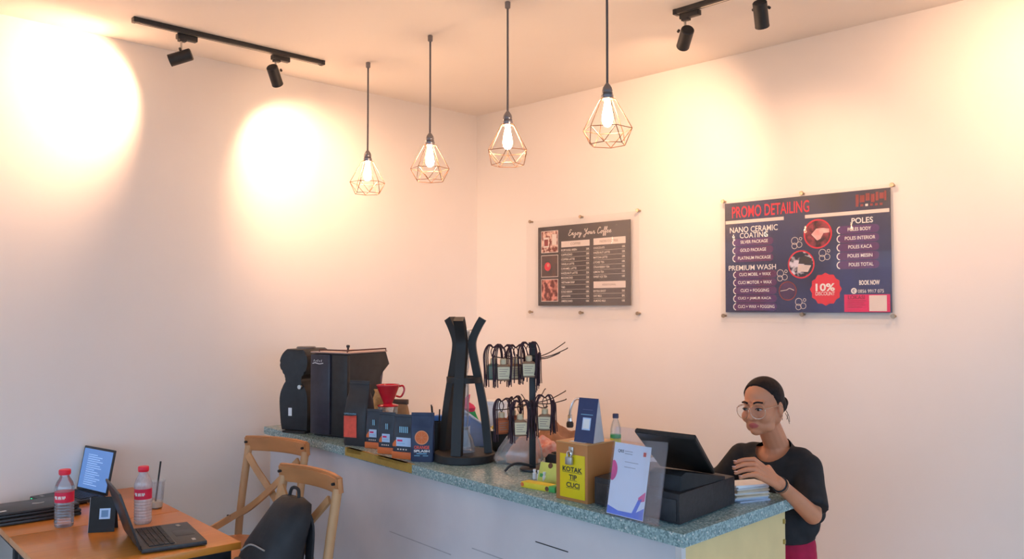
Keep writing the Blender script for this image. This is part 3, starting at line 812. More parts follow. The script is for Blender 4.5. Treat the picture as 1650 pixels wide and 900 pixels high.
for q in range(8):
    a = math.pi / 4 * q; bm = B(); tube(bm, [(0, y - .001, hh * .5), (w * .23 * math.cos(a), y - .001, hh * .5 + w * .23 * math.sin(a))], .0008, 4); obj('slice_segment', bm, pm('rind print', (.8, .30, .14)), dsc)
lettering('ORANGE', r, -w * .33, hh * .265, w * .33, hh * .335, y, M_LRED, .03)
lettering('SPLASH', r, -w * .34, hh * .20, w * .34, hh * .25, y, M_TXTW, .03)
patch('fine_print', r, -w * .22, hh * .165, w * .22, hh * .18, y, M_CYAN); patch('fine_print', r, -w * .32, hh * .125, w * -.08, hh * .135, y, M_CYAN); patch('fine_print', r, w * .05, hh * .125, w * .28, hh * .135, y, M_CYAN)

# kraft bags, server and red dripper behind the pouches
M_KRAFT = pm('kraft paper', (.42, .24, .12), .75, var=.15, scale=18, bump=.3)
M_GOLDF = pm('gold foil', (.65, .38, .16), .35, .5, var=.2, scale=40, bump=.6)
M_GLASS = clear('clear glass', (.93, .95, .96), .2, .02, .10)
def back_at(px, Y): q = atd(px, 700, Y); return V3((q.x, q.y, CT))
q = back_at(611, 4.60)
r = thing('coffee_bag', 'crumpled gold foil coffee bag behind the red dripper', 'coffee bag', q, R(-20))
bm = B(); loft(bm, [(0, .09, .06), (.02, .10, .065), (.14, .10, .06), (.20, .085, .03), (.255, .05, .02), (.27, .07, .006)], 24, 4); obj('pouch', bm, M_GOLDF, r)
q = back_at(646, 4.55)
r = thing('coffee_bag', 'brown kraft coffee bag with a folded dark top behind the dripper', 'coffee bag', q, R(-15))
bm = B(); loft(bm, [(0, .085, .055), (.02, .09, .06), (.15, .085, .05), (.205, .065, .018)], 24, 5); obj('pouch', bm, M_KRAFT, r)
bm = B(); boxb(bm, -.045, .04, -.012, .012, .195, .222, .004); obj('folded_top', bm, pm('dark brown fold', (.11, .07, .05), .6), r)
q = back_at(625, 4.42); zr = lambda y: CAMZ + (497 - y) * 4.42 / FPX - CT
r = thing('glass_server', 'clear glass coffee server under the red dripper', 'coffee server', q, 0)
bm = B(); lathe(bm, [(.05, 0), (.056, .006), (.056, .06), (.05, zr(668)), (.052, zr(653) - .002), (.049, zr(653) - .002), (.047, zr(668)), (.053, .06), (.053, .008), (0, .008)], n=28); obj('glass_body', bm, M_GLASS, r)
bm = B(); tube(bm, spline([(.05, 0, .12), (.085, 0, .12), (.085, 0, .05), (.052, 0, .04)], 5), .006, 8); obj('handle', bm, M_GLASS, r)
bm = B(); lathe(bm, [(0, .009), (.052, .009), (.052, .04), (0, .04)], n=24); obj('coffee', bm, pm('black coffee', (.03, .015, .01), .1), r)
M_CER = pm('red ceramic', (.62, .012, .03), .12, var=.04, coat=.5)
r = thing('coffee_dripper', 'glossy red cone coffee dripper on the glass server', 'coffee dripper', (q.x, q.y, CT + zr(653)), R(10))
zz = lambda y: (653 - y) * 4.42 / FPX
bm = B(); lathe(bm, [(.022, zz(649)), (.026, zz(646)), (.040, zz(636)), (.059, zz(621)), (.0615, zz(620)), (.0615, zz(618.5)), (.056, zz(618.5)), (.024, zz(640)), (0, zz(641))], n=32); obj('cone', bm, M_CER, r)
bm = B(); lathe(bm, [(.02, 0), (.053, 0), (.055, .004), (.05, .008), (.03, .012), (.023, zz(648.5))], n=32); obj('base_flange', bm, M_CER, r)
bm = B(); tube(bm, spline([(.054, 0, zz(622)), (.075, 0, zz(621)), (.082, 0, zz(628)), (.066, 0, zz(638)), (.04, 0, zz(637))], 6), .005, 8); obj('handle', bm, M_CER, r)
# black utensil cup behind the bags
q = back_at(703, 4.16)
r = thing('utensil_cup', 'small black cup of pens between the navy bag and the drip tower', 'cup', q, 0)
bm = B(); lathe(bm, [(.03, 0), (.033, .004), (.035, .155), (.032, .155), (.03, .008), (0, .008)], n=20); obj('cup', bm, M_BLACK, r)
for k in range(3):
    a = 2.1 * k; bm = B(); cyl(bm, (.01 * math.cos(a), .01 * math.sin(a), .02), (.026 * math.cos(a) - .01, .026 * math.sin(a), .215 + .012 * k), .0035, n=8); obj('pen', bm, M_BLACK, r)
# blue and white carton behind the tower
q = back_at(727, 4.21)
r = thing('carton', 'blue and white striped carton behind the black drip tower', 'box', q, R(-8))
bm = B(); boxb(bm, -.085, .085, 0, .05, 0, .175, .002); obj('box', bm, M_LBLU, r)
bm = B(); boxb(bm, -.086, .086, -.001, .051, .125, .176, .002); obj('lid', bm, pm('mid blue print', (.06, .20, .62), .45), r)
for k in range(14): patch('stripe', r, -.084, .01 + .008 * k, -.052, .0135 + .008 * k, -.0008, M_WHITE)

# drip tower
pc = onz(748, 741)
r = thing('cold_drip_tower', 'tall black wooden cold drip coffee tower with three curved legs', 'drip tower', (pc.x, pc.y, CT), 0)
M_TOWER = pm('black stained wood', (.02, .019, .019), .5, var=.25, scale=10, stretch=(1, 1, .1))
bm = B(); lathe(bm, [(.136, 0), (.143, .004), (.143, .034), (.139, .038), (0, .038)], n=48); obj('base_disc', bm, M_TOWER, r)
zt = lambda y: CAMZ + (497 - y) * pc.y / FPX - CT
prof = [(.112, .038), (.105, .12), (.09, .24), (.066, zt(612)), (.05, zt(585)), (.037, zt(560)), (.04, zt(545)), (.062, zt(527)), (.085, zt(513))]
for k, ang in enumerate((R(-2), R(147), R(256))):
    bm = B(); ca, sa_ = math.cos(ang), math.sin(ang)
    path = spline([(rr * ca, rr * sa_, z) for rr, z in prof], 5)
    tube(bm, path, 0, flat=(.036, .046), up=(ca, sa_, 0))
    obj('leg', bm, M_TOWER, r)
bm = B(); lathe(bm, [(.058, zt(615)), (.083, zt(615)), (.083, zt(606)), (.058, zt(606)), (.058, zt(615))], n=40); obj('ring_shelf', bm, M_TOWER, r)
bm = B(); tube(bm, [(.035 * math.cos(2 * math.pi * k / 20), .035 * math.sin(2 * math.pi * k / 20), zt(531)) for k in range(20)], .002, 6, True); obj('top_wire', bm, M_STEEL, r)
bm = B(); lathe(bm, [(.004, zt(612) - .06), (.01, zt(600) - .04), (.022, zt(590)), (.025, zt(560)), (.026, zt(533)), (.023, zt(533)), (.022, zt(560)), (.008, zt(600) - .03), (0, zt(612) - .055)], n=24); obj('glass_funnel', bm, M_GLASS, r)
bm = B(); lathe(bm, [(.018, zt(690)), (.022, zt(670)), (.022, zt(616)), (.019, zt(616)), (.019, zt(670)), (.014, zt(690)), (.014, zt(690) - .001)], n=20); obj('drip_tube', bm, M_GLASS, r)
bm = B(); lathe(bm, [(.045, .039), (.05, .042), (.05, .06), (.04, .10), (.02, .135), (.02, .15), (.017, .15), (.017, .135), (.037, .10), (.046, .06), (0, .044)], n=28); obj('glass_flask', bm, M_GLASS, r)

# tassel rack with hanging air fresheners
pr = onz(858, 757)
r = thing('display_rack', 'black pole display rack with long wire hooks', 'display rack', (pr.x, pr.y, CT), 0)
zq = lambda y: CAMZ + (497 - y) * pr.y / FPX - CT
HP = rise(1, pr)
bm = B(); boxb(bm, -.014, .014, -.014, .014, .01, zq(552), .002); obj('pole', bm, M_BLACK, r)
bm = B(); boxb(bm, -.017, .017, -.017, .017, zq(560), zq(551), .002); obj('pole_cap', bm, M_BLACK, r)
bm = B(); lathe(bm, [(.05, 0), (.055, .003), (.055, .01), (.05, .013), (0, .013)], n=28); obj('foot_plate', bm, M_BLACK, r)
bm = B(); tube(bm, spline([(0, -.01, .02), (-.06, -.03, .035), (-.095, -.045, .028), (-.12, -.05, .005)], 6), .0055, 8); obj('curved_foot', bm, M_BLACK, r)
for zc_ in (zq(576), zq(650)):
    bm = B(); boxb(bm, -.022, .022, -.022, .022, zc_ - .012, zc_ + .012, .003); obj('hook_collar', bm, M_BLACK, r)
M_WIRE = pm('black wire', (.03, .022, .022), .4, .6, var=.1)
hooks = [((908, 553), .10, 576), ((912, 562), .05, 577), ((900, 569), -.03, 578), ((795, 574), -.06, 575), ((815, 572), .03, 575), ((834, 573), -.07, 576),
         ((909, 631), .10, 648), ((910, 644), .03, 649), ((877, 628), .16, 646), ((842, 637), .12, 646), ((800, 660), -.05, 648), ((826, 655), -.10, 649), ((880, 656), -.07, 650)]
tips = []
for (px, py), dy, y0 in hooks:
    e = atd(px, py, pr.y + dy) - V3((pr.x, pr.y, CT)); s = V3((math.copysign(.014, e.x), 0, zq(y0)))
    m_ = (s + e) / 2 + V3((0, 0, -.008))
    bm = B(); tube(bm, spline([s, m_, e, e + V3((math.copysign(.006, e.x), 0, .006))], 4), .0022, 6); obj('hook', bm, M_WIRE, r)
M_TAS = pm('plum brown cord', (.05, .025, .035), .85, var=.3, scale=60)
M_CAPW = pm('cream wooden cap', (.70, .56, .36), .6, var=.1)
def freshener_proto(mlab, mbot):
    t = thing('hanging_air_freshener', 'x', 'air freshener', (0, 0, 0), 0, 'tasselled air fresheners on the black rack')
    bm = B(); loft(bm, [(-.052, .038, .02), (-.05, .042, .024), (-.008, .042, .024), (-.003, .034, .02), (0, .016, .014)], 24, 5); obj('bottle', bm, mbot, t)
    bm = B(); lathe(bm, [(.009, -.001), (.0105, .001), (.0105, .014), (.008, .017), (0, .017)], n=14); obj('cap', bm, M_CAPW, t)
    bm = B(); boxb(bm, -.0195, .0195, -.0135, -.0122, -.046, -.009); lb = obj('label_panel', bm, mlab, t)
    bm = B()
    for k in range(4): boxb(bm, -.014, .014 - .004 * (k % 3), -.0142, -.0136, -.017 - .007 * k, -.0152 - .007 * k)
    obj('label_print', bm, M_BROWNTXT, lb)
    bm = B()
    for s in (-1, 1):
        tube(bm, spline([(0, 0, .015), (s * .008, 0, .035), (s * .003, 0, .05), (0, 0, .052)], 4), .0015, 5)
    rng = random.Random(3)
    for k in range(9):
        x = (-.026 + .010 * rng.random()) * (1 if k < 5 else -1); yy = -.008 - .008 * rng.random(); ln = .055 + .04 * rng.random()
        tube(bm, spline([(0, 0, .05), (x * .8, yy * .7, .056 + .006 * rng.random()), (x * 1.35, yy, .03), (x * 1.3, yy - .002, -.02), (x * 1.2 + .006 * (rng.random() - .5), yy, .035 - ln - .02)], 4), .0019, 5)
    obj('tassel', bm, M_TAS, t)
    t.scale = (1.35, 1.35, 1.35)
    return t
M_LB = pm('cream label', (.76, .66, .44), .7, var=.05)
M_LG = pm('sage green label', (.22, .32, .26), .6, var=.1)
M_LO = pm('amber label', (.58, .16, .06), .6, var=.1)
M_BT = pm('amber brown bottle', (.30, .17, .10), .3, var=.1)
protos = [freshener_proto(M_LB, M_BT), freshener_proto(M_LG, pm('green bottle', (.10, .16, .13), .3)), freshener_proto(M_LO, pm('red amber bottle', (.4, .1, .04), .3))]
spots = [(795, 585, -.05, .3, 1, 'sage green tasselled air freshener at the left of the rack\'s upper tier'), (811, 586, -.09, .1, 0, 'cream label air freshener second from left on the rack\'s upper tier'),
         (831, 585, -.02, .3, 0, 'air freshener half hidden by tassels in the middle of the upper tier'), (852, 581, -.06, .0, 0, 'cream label air freshener in front of the rack pole on the upper tier'),
         (808, 672, -.05, .5, 2, 'amber air freshener with long tassels at the left of the lower tier'), (838, 675, -.10, .15, 0, 'cream label air freshener left of the pole on the lower tier'),
         (826, 668, .02, .9, 2, 'amber air freshener behind the tassels on the lower tier'), (878, 666, -.07, -.2, 0, 'cream label air freshener right of the pole on the lower tier')]
used = set()
for px, py, dy, rz, kd, lab in spots:
    loc = atd(px, py, pr.y + dy)
    if kd in used: dup(protos[kd], loc, rz, lab)
    else:
        used.add(kd); protos[kd].location = loc; protos[kd].rotation_euler = (0, 0, rz); protos[kd]['label'] = lab
bm = B(); rng = random.Random(5)
def tassel_thing(px, py, dy, lab, ln):
    t = thing('cord_tassel', lab, 'tassel', atd(px, py, pr.y + dy), 0, 'loose cord tassels on the rack')
    bm = B(); rng = random.Random(int(px))
    for k in range(9):
        a, b2_ = rng.uniform(-.012, .012), rng.uniform(-.012, .012)
        tube(bm, spline([(a * .3, b2_ * .3, .02), (a, b2_, .01), (a * 1.2, b2_, -ln * .5), (a * 1.5, b2_ * 1.3, -ln * rng.uniform(.8, 1.1))], 4), .002, 5)
    obj('strands', bm, M_TAS, t)
    bm = B(); lathe(bm, [(.004, .012), (.008, .014), (.008, .024), (.003, .03)], n=10); obj('knot', bm, M_TAS, t)
tassel_thing(869, 578, -.03, 'dark cord tassel hanging right of the pole on the upper tier', .13)
tassel_thing(891, 655, -.06, 'dark cord tassel at the right end of the lower tier', .11)
tassel_thing(857, 655, -.045, 'dark bunched cord tassel on the pole at the lower tier', .10)

# black bowl, clear bag, cloths, white box behind
q = back_at(808, 4.28)
r = thing('bowl', 'black bowl of white and yellow food behind the drip tower', 'bowl', q, 0)
bm = B(); lathe(bm, [(.05, 0), (.055, .004), (.085, .06), (.095, .105), (.09, .105), (.08, .062), (.05, .01), (0, .01)], n=32); obj('bowl', bm, M_BLACK, r)
bm = B(); lathe(bm, [(0, .08), (.085, .085), (.086, .10), (.06, .108), (0, .112)], n=28); obj('rice', bm, pm('white rice', (.75, .72, .62), .8, var=.1, scale=80, bump=.5), r)
for k in range(3):
    bm = B(); ell(bm, (-.03 + .025 * k, -.03 + .015 * k, .115), (.02, .014, .012)); obj('garnish', bm, pm('yellow garnish', (.75, .5, .08), .6), r)
q = back_at(790, 4.45)
r = thing('storage_box', 'white cardboard box behind the drip tower\'s right leg', 'box', q, R(-30))
bm = B(); boxb(bm, -.055, .055, 0, .08, 0, .215, .003); obj('box', bm, M_WHITE, r); bm = B(); boxb(bm, -.058, .058, -.003, .083, .205, .222, .002); obj('lid', bm, M_WHITE, r)
# cloths
def cloth(name, label, cat, q, sx, sy, hgt, mat, seed, rot=0, n=18, twin=None):
    bm = B(); rng = random.Random(seed); ph = [rng.uniform(0, 6) for _ in range(6)]
    g_ = []
    for i in range(n):
        row = []
        for j in range(n):
            u, v = i / (n - 1) * 2 - 1, j / (n - 1) * 2 - 1
            rr = max(0, 1 - (abs(u) ** 2.6 + abs(v) ** 2.6) / 1.6)
            z = hgt * (rr ** .55) * (.72 + .18 * math.sin(3.1 * u + ph[0] + 2 * v) + .14 * math.sin(5.3 * v + ph[1] - 2.2 * u) + .07 * math.sin(9 * u + ph[2]) * math.sin(8 * v + ph[3]))
            wob = 1 + .07 * math.sin(4 * math.atan2(v, u) + ph[4])
            row.append(bm.verts.new((u * sx / 2 * wob, v * sy / 2 * wob, max(.002, z))))
        g_.append(row)
    for i in range(n - 1):
        for j in range(n - 1): bm.faces.new((g_[i][j], g_[i + 1][j], g_[i + 1][j + 1], g_[i][j + 1]))
    ring = [g_[i][0] for i in range(n)] + [g_[-1][j] for j in range(1, n)] + [g_[i][-1] for i in range(n - 2, -1, -1)] + [g_[0][j] for j in range(n - 2, 0, -1)]
    low = [bm.verts.new((v.co.x, v.co.y, 0)) for v in ring]
    for k in range(len(ring)): bm.faces.new((ring[k], low[k], low[(k + 1) % len(ring)], ring[(k + 1) % len(ring)]))
    bm.faces.new(low)
    o = obj(name, bm, mat, sharp=80); o.location = q; o.rotation_euler = (0, 0, rot)
    return tag(o, label, cat)
cloth('cloth', 'crumpled pink patterned cloth behind the display rack', 'cloth', back_at(876, 4.15), .16, .14, .085, pm('pink floral cloth', (.72, .22, .16), .85, scale=45, col2=(.80, .50, .42), detail=2), 4)
cloth('cloth', 'folded brown cloth on the back counter beside the tap', 'cloth', V3((*atd(900, 700, 5.35).to_2d(), .90)), .26, .2, .16, pm('brown cloth', (.33, .17, .10), .9, var=.25, scale=12), 9, R(-45))
q = back_at(757, 4.62)
r = thing('cleaning_cloth_roll', 'pink and green rolled cleaning cloths behind the drip tower', 'cloth', q, R(25))
bm = B(); loft(bm, [(0, .07, .06, .04, 0), (.05, .085, .07, .03, 0), (.12, .08, .06, .0, 0), (.155, .07, .05, -.01, 0)], 20, 2.6); obj('green_cloth', bm, pm('bright green cloth', (.03, .40, .14), .8, var=.2, scale=12, bump=.3), r)
bm = B(); loft(bm, [(.15, .075, .055, -.012, 0), (.17, .10, .07, -.02, 0), (.185, .08, .05, -.02, 0), (.20, .03, .03, -.02, 0), (.225, .022, .02, -.012, 0), (.24, .015, .014, -.006, 0)], 20, 2.4); obj('pink_cloth', bm, pm('hot pink cloth', (.75, .06, .16), .8, var=.2, scale=14, bump=.3), r)
q = back_at(762, 4.40)
r = thing('plastic_tray', 'pale blue plastic tray leaning behind the drip tower', 'tray', q, R(-20))
bm = B(); prism(bm, [(-.11, .205), (-.09, .21), (.075, .10), (.08, 0), (-.08, 0)], 0, .012, .002); obj('tray_sheet', bm, pm('periwinkle plastic', (.30, .42, .75), .35, var=.06), r)
bm = B(); tube(bm, [(-.105, -.004, .208), (.078, -.004, .102)], .006, 8); obj('tray_rim', bm, pm('periwinkle rim', (.55, .65, .85), .3), r)
# clear bag with bread
q = back_at(838, 3.92)
r = thing('plastic_bag', 'clear plastic bag of bread slumped beside the rack foot', 'bag', q, R(-20))
def blob(secs, mat, name, seed, e=2.6, amp=.06):
    bm = B(); loft(bm, secs, 26, e); rng = random.Random(seed)
    for v in bm.verts:
        v.co.x *= 1 + amp * math.sin(31 * v.co.z + 17 * v.co.y + seed); v.co.y *= 1 + amp * math.sin(37 * v.co.x + 23 * v.co.z)
    return obj(name, bm, mat, r, sharp=60)
blob([(.004, .14, .10, .01, 0), (.03, .15, .10, .01, 0), (.07, .12, .08, .015, 0), (.10, .08, .05, .02, 0), (.12, .05, .03, .025, 0)], pm('peach bread', (.72, .33, .16), .8, var=.15, scale=20, bump=.3), 'bread', 2)
blob([(0, .21, .13, -.01, 0), (.02, .24, .145, -.01, 0), (.07, .19, .12, .0, 0), (.12, .14, .09, .012, 0), (.16, .09, .05, .02, 0), (.20, .10, .015, .02, 0)], clear('bag film', (.93, .93, .95), .3, .12, .22, (.8, .82, .85)), 'film', 5, amp=.06)

# yellow packs and vials
M_YG = pm('lime yellow print', (.66, .72, .16), .5, var=.1, scale=12)
M_YEL = pm('yellow print', (.82, .66, .04), .5, var=.06)
M_GRN = pm('leaf green print', (.08, .40, .10), .5)
r, p = on_counter('snack_box', 'flat yellow snack box with a green end lying on the counter', 'box', 866, 789, R(-42))
w = span(54, p, R(-42)); bm = B(); boxb(bm, -w / 2, w / 2, 0, .05, 0, .022, .002); obj('box', bm, M_YEL, r)
bm = B(); boxb(bm, w / 2 - .03, w / 2 + .001, -.001, .051, -.0 + .0005, .0225, .002); obj('end_flap', bm, M_GRN, r)
disc('print_mark', r, w * .28, .011, .009, -.001, pm('brown print dark', (.14, .06, .03), .6)); disc('print_mark', r, -w * .45, .012, .008, -.001, M_ORNG)
r, p = on_counter('snack_box', 'pale lime snack box standing behind the tip box', 'box', 884, 778, R(-40))
w = span(38, p, R(-40)); hh = rise(32, p)
fr = Matrix.Rotation(R(-18), 4, 'X')
bm = B(); boxb(bm, -w / 2, w / 2, 0, .02, 0, hh, .002); bmesh.ops.transform(bm, matrix=fr, verts=bm.verts); obj('box', bm, M_YG, r)
disc('print_mark', r, -w * .05, hh * .86, .011, -.001, pm('brown print dark'  , (.14, .06, .03)), frame=fr); patch('print_mark', r, -w * .42, hh * .25, -w * .22, hh * .42, -.001, M_GRN, frame=fr)
q = onz(893, 757) + V3((.0, .10, 0))
r = thing('card_terminal', 'small black box behind the lime snack box', 'box', q, R(-45))
bm = B(); prism(bm, [(-.05, 0), (.05, 0), (.05, .055), (-.03, .05), (-.05, .03)], 0, .09, .004); obj('shell', bm, M_BLACK, r)
bm = B(); boxb(bm, -.02, .045, .01, .08, .054, .058, .001); obj('lid', bm, M_MATT, r)
for k, (px, py) in enumerate(((850, 775), (857, 777), (866, 780))):
    o_ = onz(px, py) + V3((.03, .05, 0))
    r = thing('glass_vial', ('small white vial by the yellow snack box, leftmost of three', 'small white vial by the yellow snack box, middle of three', 'small white vial by the yellow snack box, rightmost of three')[k], 'vial', o_, 0, 'small white vials')
    bm = B(); lathe(bm, [(.007, 0), (.008, .002), (.008, .024), (.005, .028), (.005, .031)], n=14); obj('bottle', bm, M_WHITE, r)
    bm = B(); lathe(bm, [(.0065, .031), (.0065, .04), (0, .041)], n=12); obj('cap', bm, M_WHITE, r)

# tip box
RT = R(-46)
r, p = on_counter('tip_box', 'brown tip box with a padlock and yellow card reading KOTAK TIP CUCI', 'tip box', 921, 807, RT)
w = span(50, p, RT); hh = rise(93, p); dp = .155
M_BOX = pm('orange brown board', (.50, .20, .06), .55, var=.08, scale=5)
bm = B(); boxb(bm, -w / 2, w / 2, 0, dp, 0, hh - .004, .002); obj('box', bm, M_BOX, r)
bm = B(); boxb(bm, -w / 2 - .001, w / 2 + .001, -.001, dp + .001, hh - .004, hh, .001); obj('lid', bm, pm('tan board', (.58, .33, .14), .5, var=.06), r)
bm = B(); boxb(bm, -w * .36, w * .43, -.0025, -.0005, .012, hh * .80, .0008); cd = obj('yellow_card', bm, pm('yellow card', (.80, .60, .005), .5, var=.03), r)
for s, a, z, ww in (('KOTAK', .04, .545, .62), ('TIP', .06, .413, .25), ('CUCI', .06, .28, .42)):
    lettering(s, cd, w * (a - ww / 2), hh * (z - .043), w * (a + ww / 2), hh * (z + .043), -.0032, M_TXTK, .028)
    patch('underline', cd, w * (a - ww / 2), hh * (z - .058), w * (a + ww / 2), hh * (z - .052), -.0032, M_TXTK)
bm = B(); boxb(bm, -.011, .011, -.004, -.001, hh * .78, hh * .93, .001); obj('hasp', bm, M_STEEL, r)
bm = B(); boxb(bm, -.016, .016, -.020, -.006, hh * .63, hh * .77, .004); pk = obj('padlock', bm, pm('grey padlock', (.45, .44, .42), .35, .7), r)
bm = B(); tube(bm, spline([(-.009, -.013, hh * .76), (-.009, -.013, hh * .83), (0, -.013, hh * .86), (.009, -.013, hh * .83), (.009, -.013, hh * .76)], 5), .003, 8); obj('shackle', bm, M_CHROME, pk)
bm = B(); boxb(bm, -.03, .045, .02, .07, hh, hh + .0008); obj('paper_slip', bm, M_WHITE, r)
ztop = CT + hh
# tent card on the tip box
rt = R(-40)
q = p + Matrix.Rotation(RT, 3, 'Z') @ V3((.03, .06, 0))
r = thing('tent_card', 'navy folded tent card standing on the tip box', 'tent card', (q.x, q.y, ztop + .001), rt)
M_CARDN = pm('navy card', (.03, .045, .13), .45, var=.08); M_CARDW = pm('grey white card', (.55, .54, .56), .6, var=.04)
def leaf(y0, y1, w, hh, t=.002): 
    bm = B(); a = V3((0, y0, 0)); b_ = V3((0, y1, hh)); n_ = V3((0, -(b_ - a).z, (b_ - a).y)).normalized() * t
    vs_ = [bm.verts.new(V3((s * w / 2, 0, 0)) + pt + off) for off in (V3((0, 0, 0)), n_) for s, pt in ((-1, a), (1, a), (1, b_), (-1, b_))]
    for fidx in ((0, 1, 2, 3), (7, 6, 5, 4), (0, 4, 5, 1), (1, 5, 6, 2), (2, 6, 7, 3), (3, 7, 4, 0)): bm.faces.new([vs_[i] for i in fidx])
    return bm
wt, ht = .085, .158
obj('front_leaf', leaf(-.03, .004, wt, ht), M_CARDN, r); obj('back_leaf', leaf(.04, .006, wt, ht), M_CARDW, r)
bm = B()
for s in (-1, 1):
    pts = [(s * wt / 2, -.029, .0), (s * wt / 2, .039, .0), (s * wt / 2, .005, ht)]
    a = [bm.verts.new(pp) for pp in pts]; b3 = [bm.verts.new((pp[0] - s * .0015, pp[1], pp[2])) for pp in pts]
    bm.faces.new(a); bm.faces.new(b3[::-1])
    for k in range(3): bm.faces.new((a[k], b3[k], b3[(k + 1) % 3], a[(k + 1) % 3]))
obj('side_gusset', bm, M_CARDW, r)
tilt = Matrix.Translation((0, -.0305, 0)) @ Matrix.Rotation(-math.atan2(.034, ht), 4, 'X')
patch('code_sticker', r, -.014, .045, .022, .09, -.0022, M_LBLU, frame=tilt)
patch('sticker_edge', r, -.010, .05, .018, .085, -.0032, M_WHITE, frame=tilt)
patch('print_line', r, -.025, .10, .028, .102, -.0022, M_CYAN, frame=tilt); patch('print_line', r, -.02, .118, .025, .1205, -.0022, pm('dim blue print', (.08, .09, .2), .5), frame=tilt)

# gooseneck tap on the back counter
q = atd(940, 700, 5.25)
r = thing('faucet', 'chrome gooseneck tap on the back counter behind the tent card', 'faucet', (q.x, q.y, .90), 0)
zf = lambda y: CAMZ + (497 - y) * 5.25 / FPX - .90
xf = lambda x: (x - 940) * 5.25 / FPX
bm = B(); lathe(bm, [(.03, 0), (.032, .004), (.028, .012), (.016, .02), (.014, .06), (.012, .065)], n=20); obj('base', bm, M_CHROME, r)
bm = B(); tube(bm, spline([(0, 0, .05), (0, 0, zf(665)), (xf(938), 0, zf(646)), (xf(931), 0, zf(641)), (xf(924), 0, zf(646)), (xf(919.5), 0, zf(658)), (xf(918.5), 0, zf(667))], 6), .0085, 12); obj('neck', bm, M_CHROME, r)
bm = B(); lathe(bm, [(.013, zf(667)), (.014, zf(672)), (.016, zf(678))], (xf(918.5), 0, 0), 18); cyl(bm, (xf(918.5), 0, zf(678)), (xf(918.5), 0, zf(667)), .014, n=18); obj('swivel', bm, M_CHROME, r)
bm = B(); lathe(bm, [(.018, zf(687)), (.022, zf(685)), (.022, zf(680)), (.016, zf(677))], (xf(918.5), 0, 0), 20); obj('nozzle', bm, M_BLACK, r)
# bottle with green label
q = atd(992, 700, 3.55); q.z = CT
zb_ = lambda y: CAMZ + (497 - y) * 3.55 / FPX - CT
r = thing('soap_bottle', 'clear bottle with green band and dark cap behind the tip box', 'bottle', q, 0)
bm = B(); lathe(bm, [(.02, 0), (.022, .004), (.022, zb_(690)), (.018, zb_(682)), (.010, zb_(674)), (.010, zb_(671))], n=20); obj('bottle', bm, M_GLASS, r)
bm = B(); lathe(bm, [(.0225, zb_(703)), (.0225, zb_(698))], n=20); obj('green_band', bm, M_GRN, r)
bm = B(); lathe(bm, [(.0228, .03), (.0228, zb_(704))], n=20); lb = obj('label_panel', bm, M_YEL, r)
bm = B(); lathe(bm, [(.0125, zb_(672)), (.0125, zb_(666)), (.011, zb_(665)), (0, zb_(665))], n=18); obj('cap', bm, pm('dark violet cap', (.05, .04, .09), .4), r)

# payment display: clear acrylic easel with a printed sheet
RQ = R(-50)
r, p = on_counter('acrylic_sign_stand', 'tilted clear acrylic stand holding a white payment sheet with pink shapes', 'sign stand', 1016, 837, RQ)
w = span(85, p, RQ)
M_ACR2 = clear('clear acrylic stand', (.96, .97, 1.0), .07, .02, .015, (.8, .87, 1))
lean = R(-11); Hs = .298
fr = Matrix.Rotation(lean, 4, 'X')
bm = B(); boxb(bm, -w / 2, w / 2, -.0035, -.0005, 0, Hs, .001); bmesh.ops.transform(bm, matrix=fr, verts=bm.verts); obj('front_sheet', bm, M_ACR2, r)
bm = B(); boxb(bm, -w / 2, w / 2, .0025, .0050, 0, Hs, .001); bmesh.ops.transform(bm, matrix=fr, verts=bm.verts); obj('back_sheet', bm, M_ACR2, r)
bm = B(); boxb(bm, -w / 2, w / 2, .0, .022, 0.0, .003, .001); obj('foot_sheet', bm, M_ACR2, r)
pw0, pw1 = -w * .47, w * .22
Hp = Hs * .82
bm = B(); boxb(bm, pw0, pw1, .0003, .0015, .004, Hp); bmesh.ops.transform(bm, matrix=fr, verts=bm.verts); sh = obj('printed_sheet', bm, pm('white sheet', (.78, .83, .92), .6, var=.02), r)
ys = -.0001
M_HOT = pm('hot pink print', (.80, .10, .30), .5); M_SKY = pm('violet blue print', (.16, .25, .78), .5, var=.15, scale=8)
lettering('QRIS', sh, pw0 + .018, Hp - .034, pw0 + .046, Hp - .022, ys, pm('slate print', (.12, .16, .22), .6), .03, frame=fr)
for k in range(2): patch('fine_print', sh, pw0 + .05, Hp - .027 - .008 * k, pw0 + .085, Hp - .024 - .008 * k, ys, pm('grey print', (.45, .48, .55), .6), frame=fr, t=.0003)
patch('emblem_mark', sh, pw1 - .03, Hp - .034, pw1 - .018, Hp - .02, ys, M_LRED, frame=fr, t=.0003)
for k, a in enumerate((.06, .05)): patch('fine_print', sh, pw0 + .055, Hp - .062 - .017 * k, pw0 + .055 + a, Hp - .0595 - .017 * k, ys, pm('grey print', (.45, .48, .55)), frame=fr, t=.0003)
def flat(name, pts, mat, y=ys):
    bm = B(); prism(bm, pts, y - .0003, y); bmesh.ops.transform(bm, matrix=fr, verts=bm.verts); return obj(name, bm, mat, sh)
flat('pink_shape', [(pw0 + .0005, Hp * .48), (pw0 + .0005, Hp * .74)] + [(pw0 + .026 * math.cos(a), Hp * .61 + .036 * math.sin(a)) for a in [math.pi / 2 - math.pi * k / 12 for k in range(1, 12)]], M_HOT)
flat('blue_wave', [(pw0 + .001, .006), (pw1 - .001, .006), (pw1 - .001, .045), (pw1 - .04, .022), (pw0 + .05, .020), (pw0 + .001, .032)], M_SKY)
flat('blue_stroke', [(pw1 - .052, .02), (pw1 - .036, .02), (pw1 - .012, .075), (pw1 - .03, .068)], M_SKY)
flat('pink_stroke', [(pw1 - .028, .06), (pw1 - .002, .068), (pw1 - .002, .098), (pw1 - .03, .075)], M_HOT)

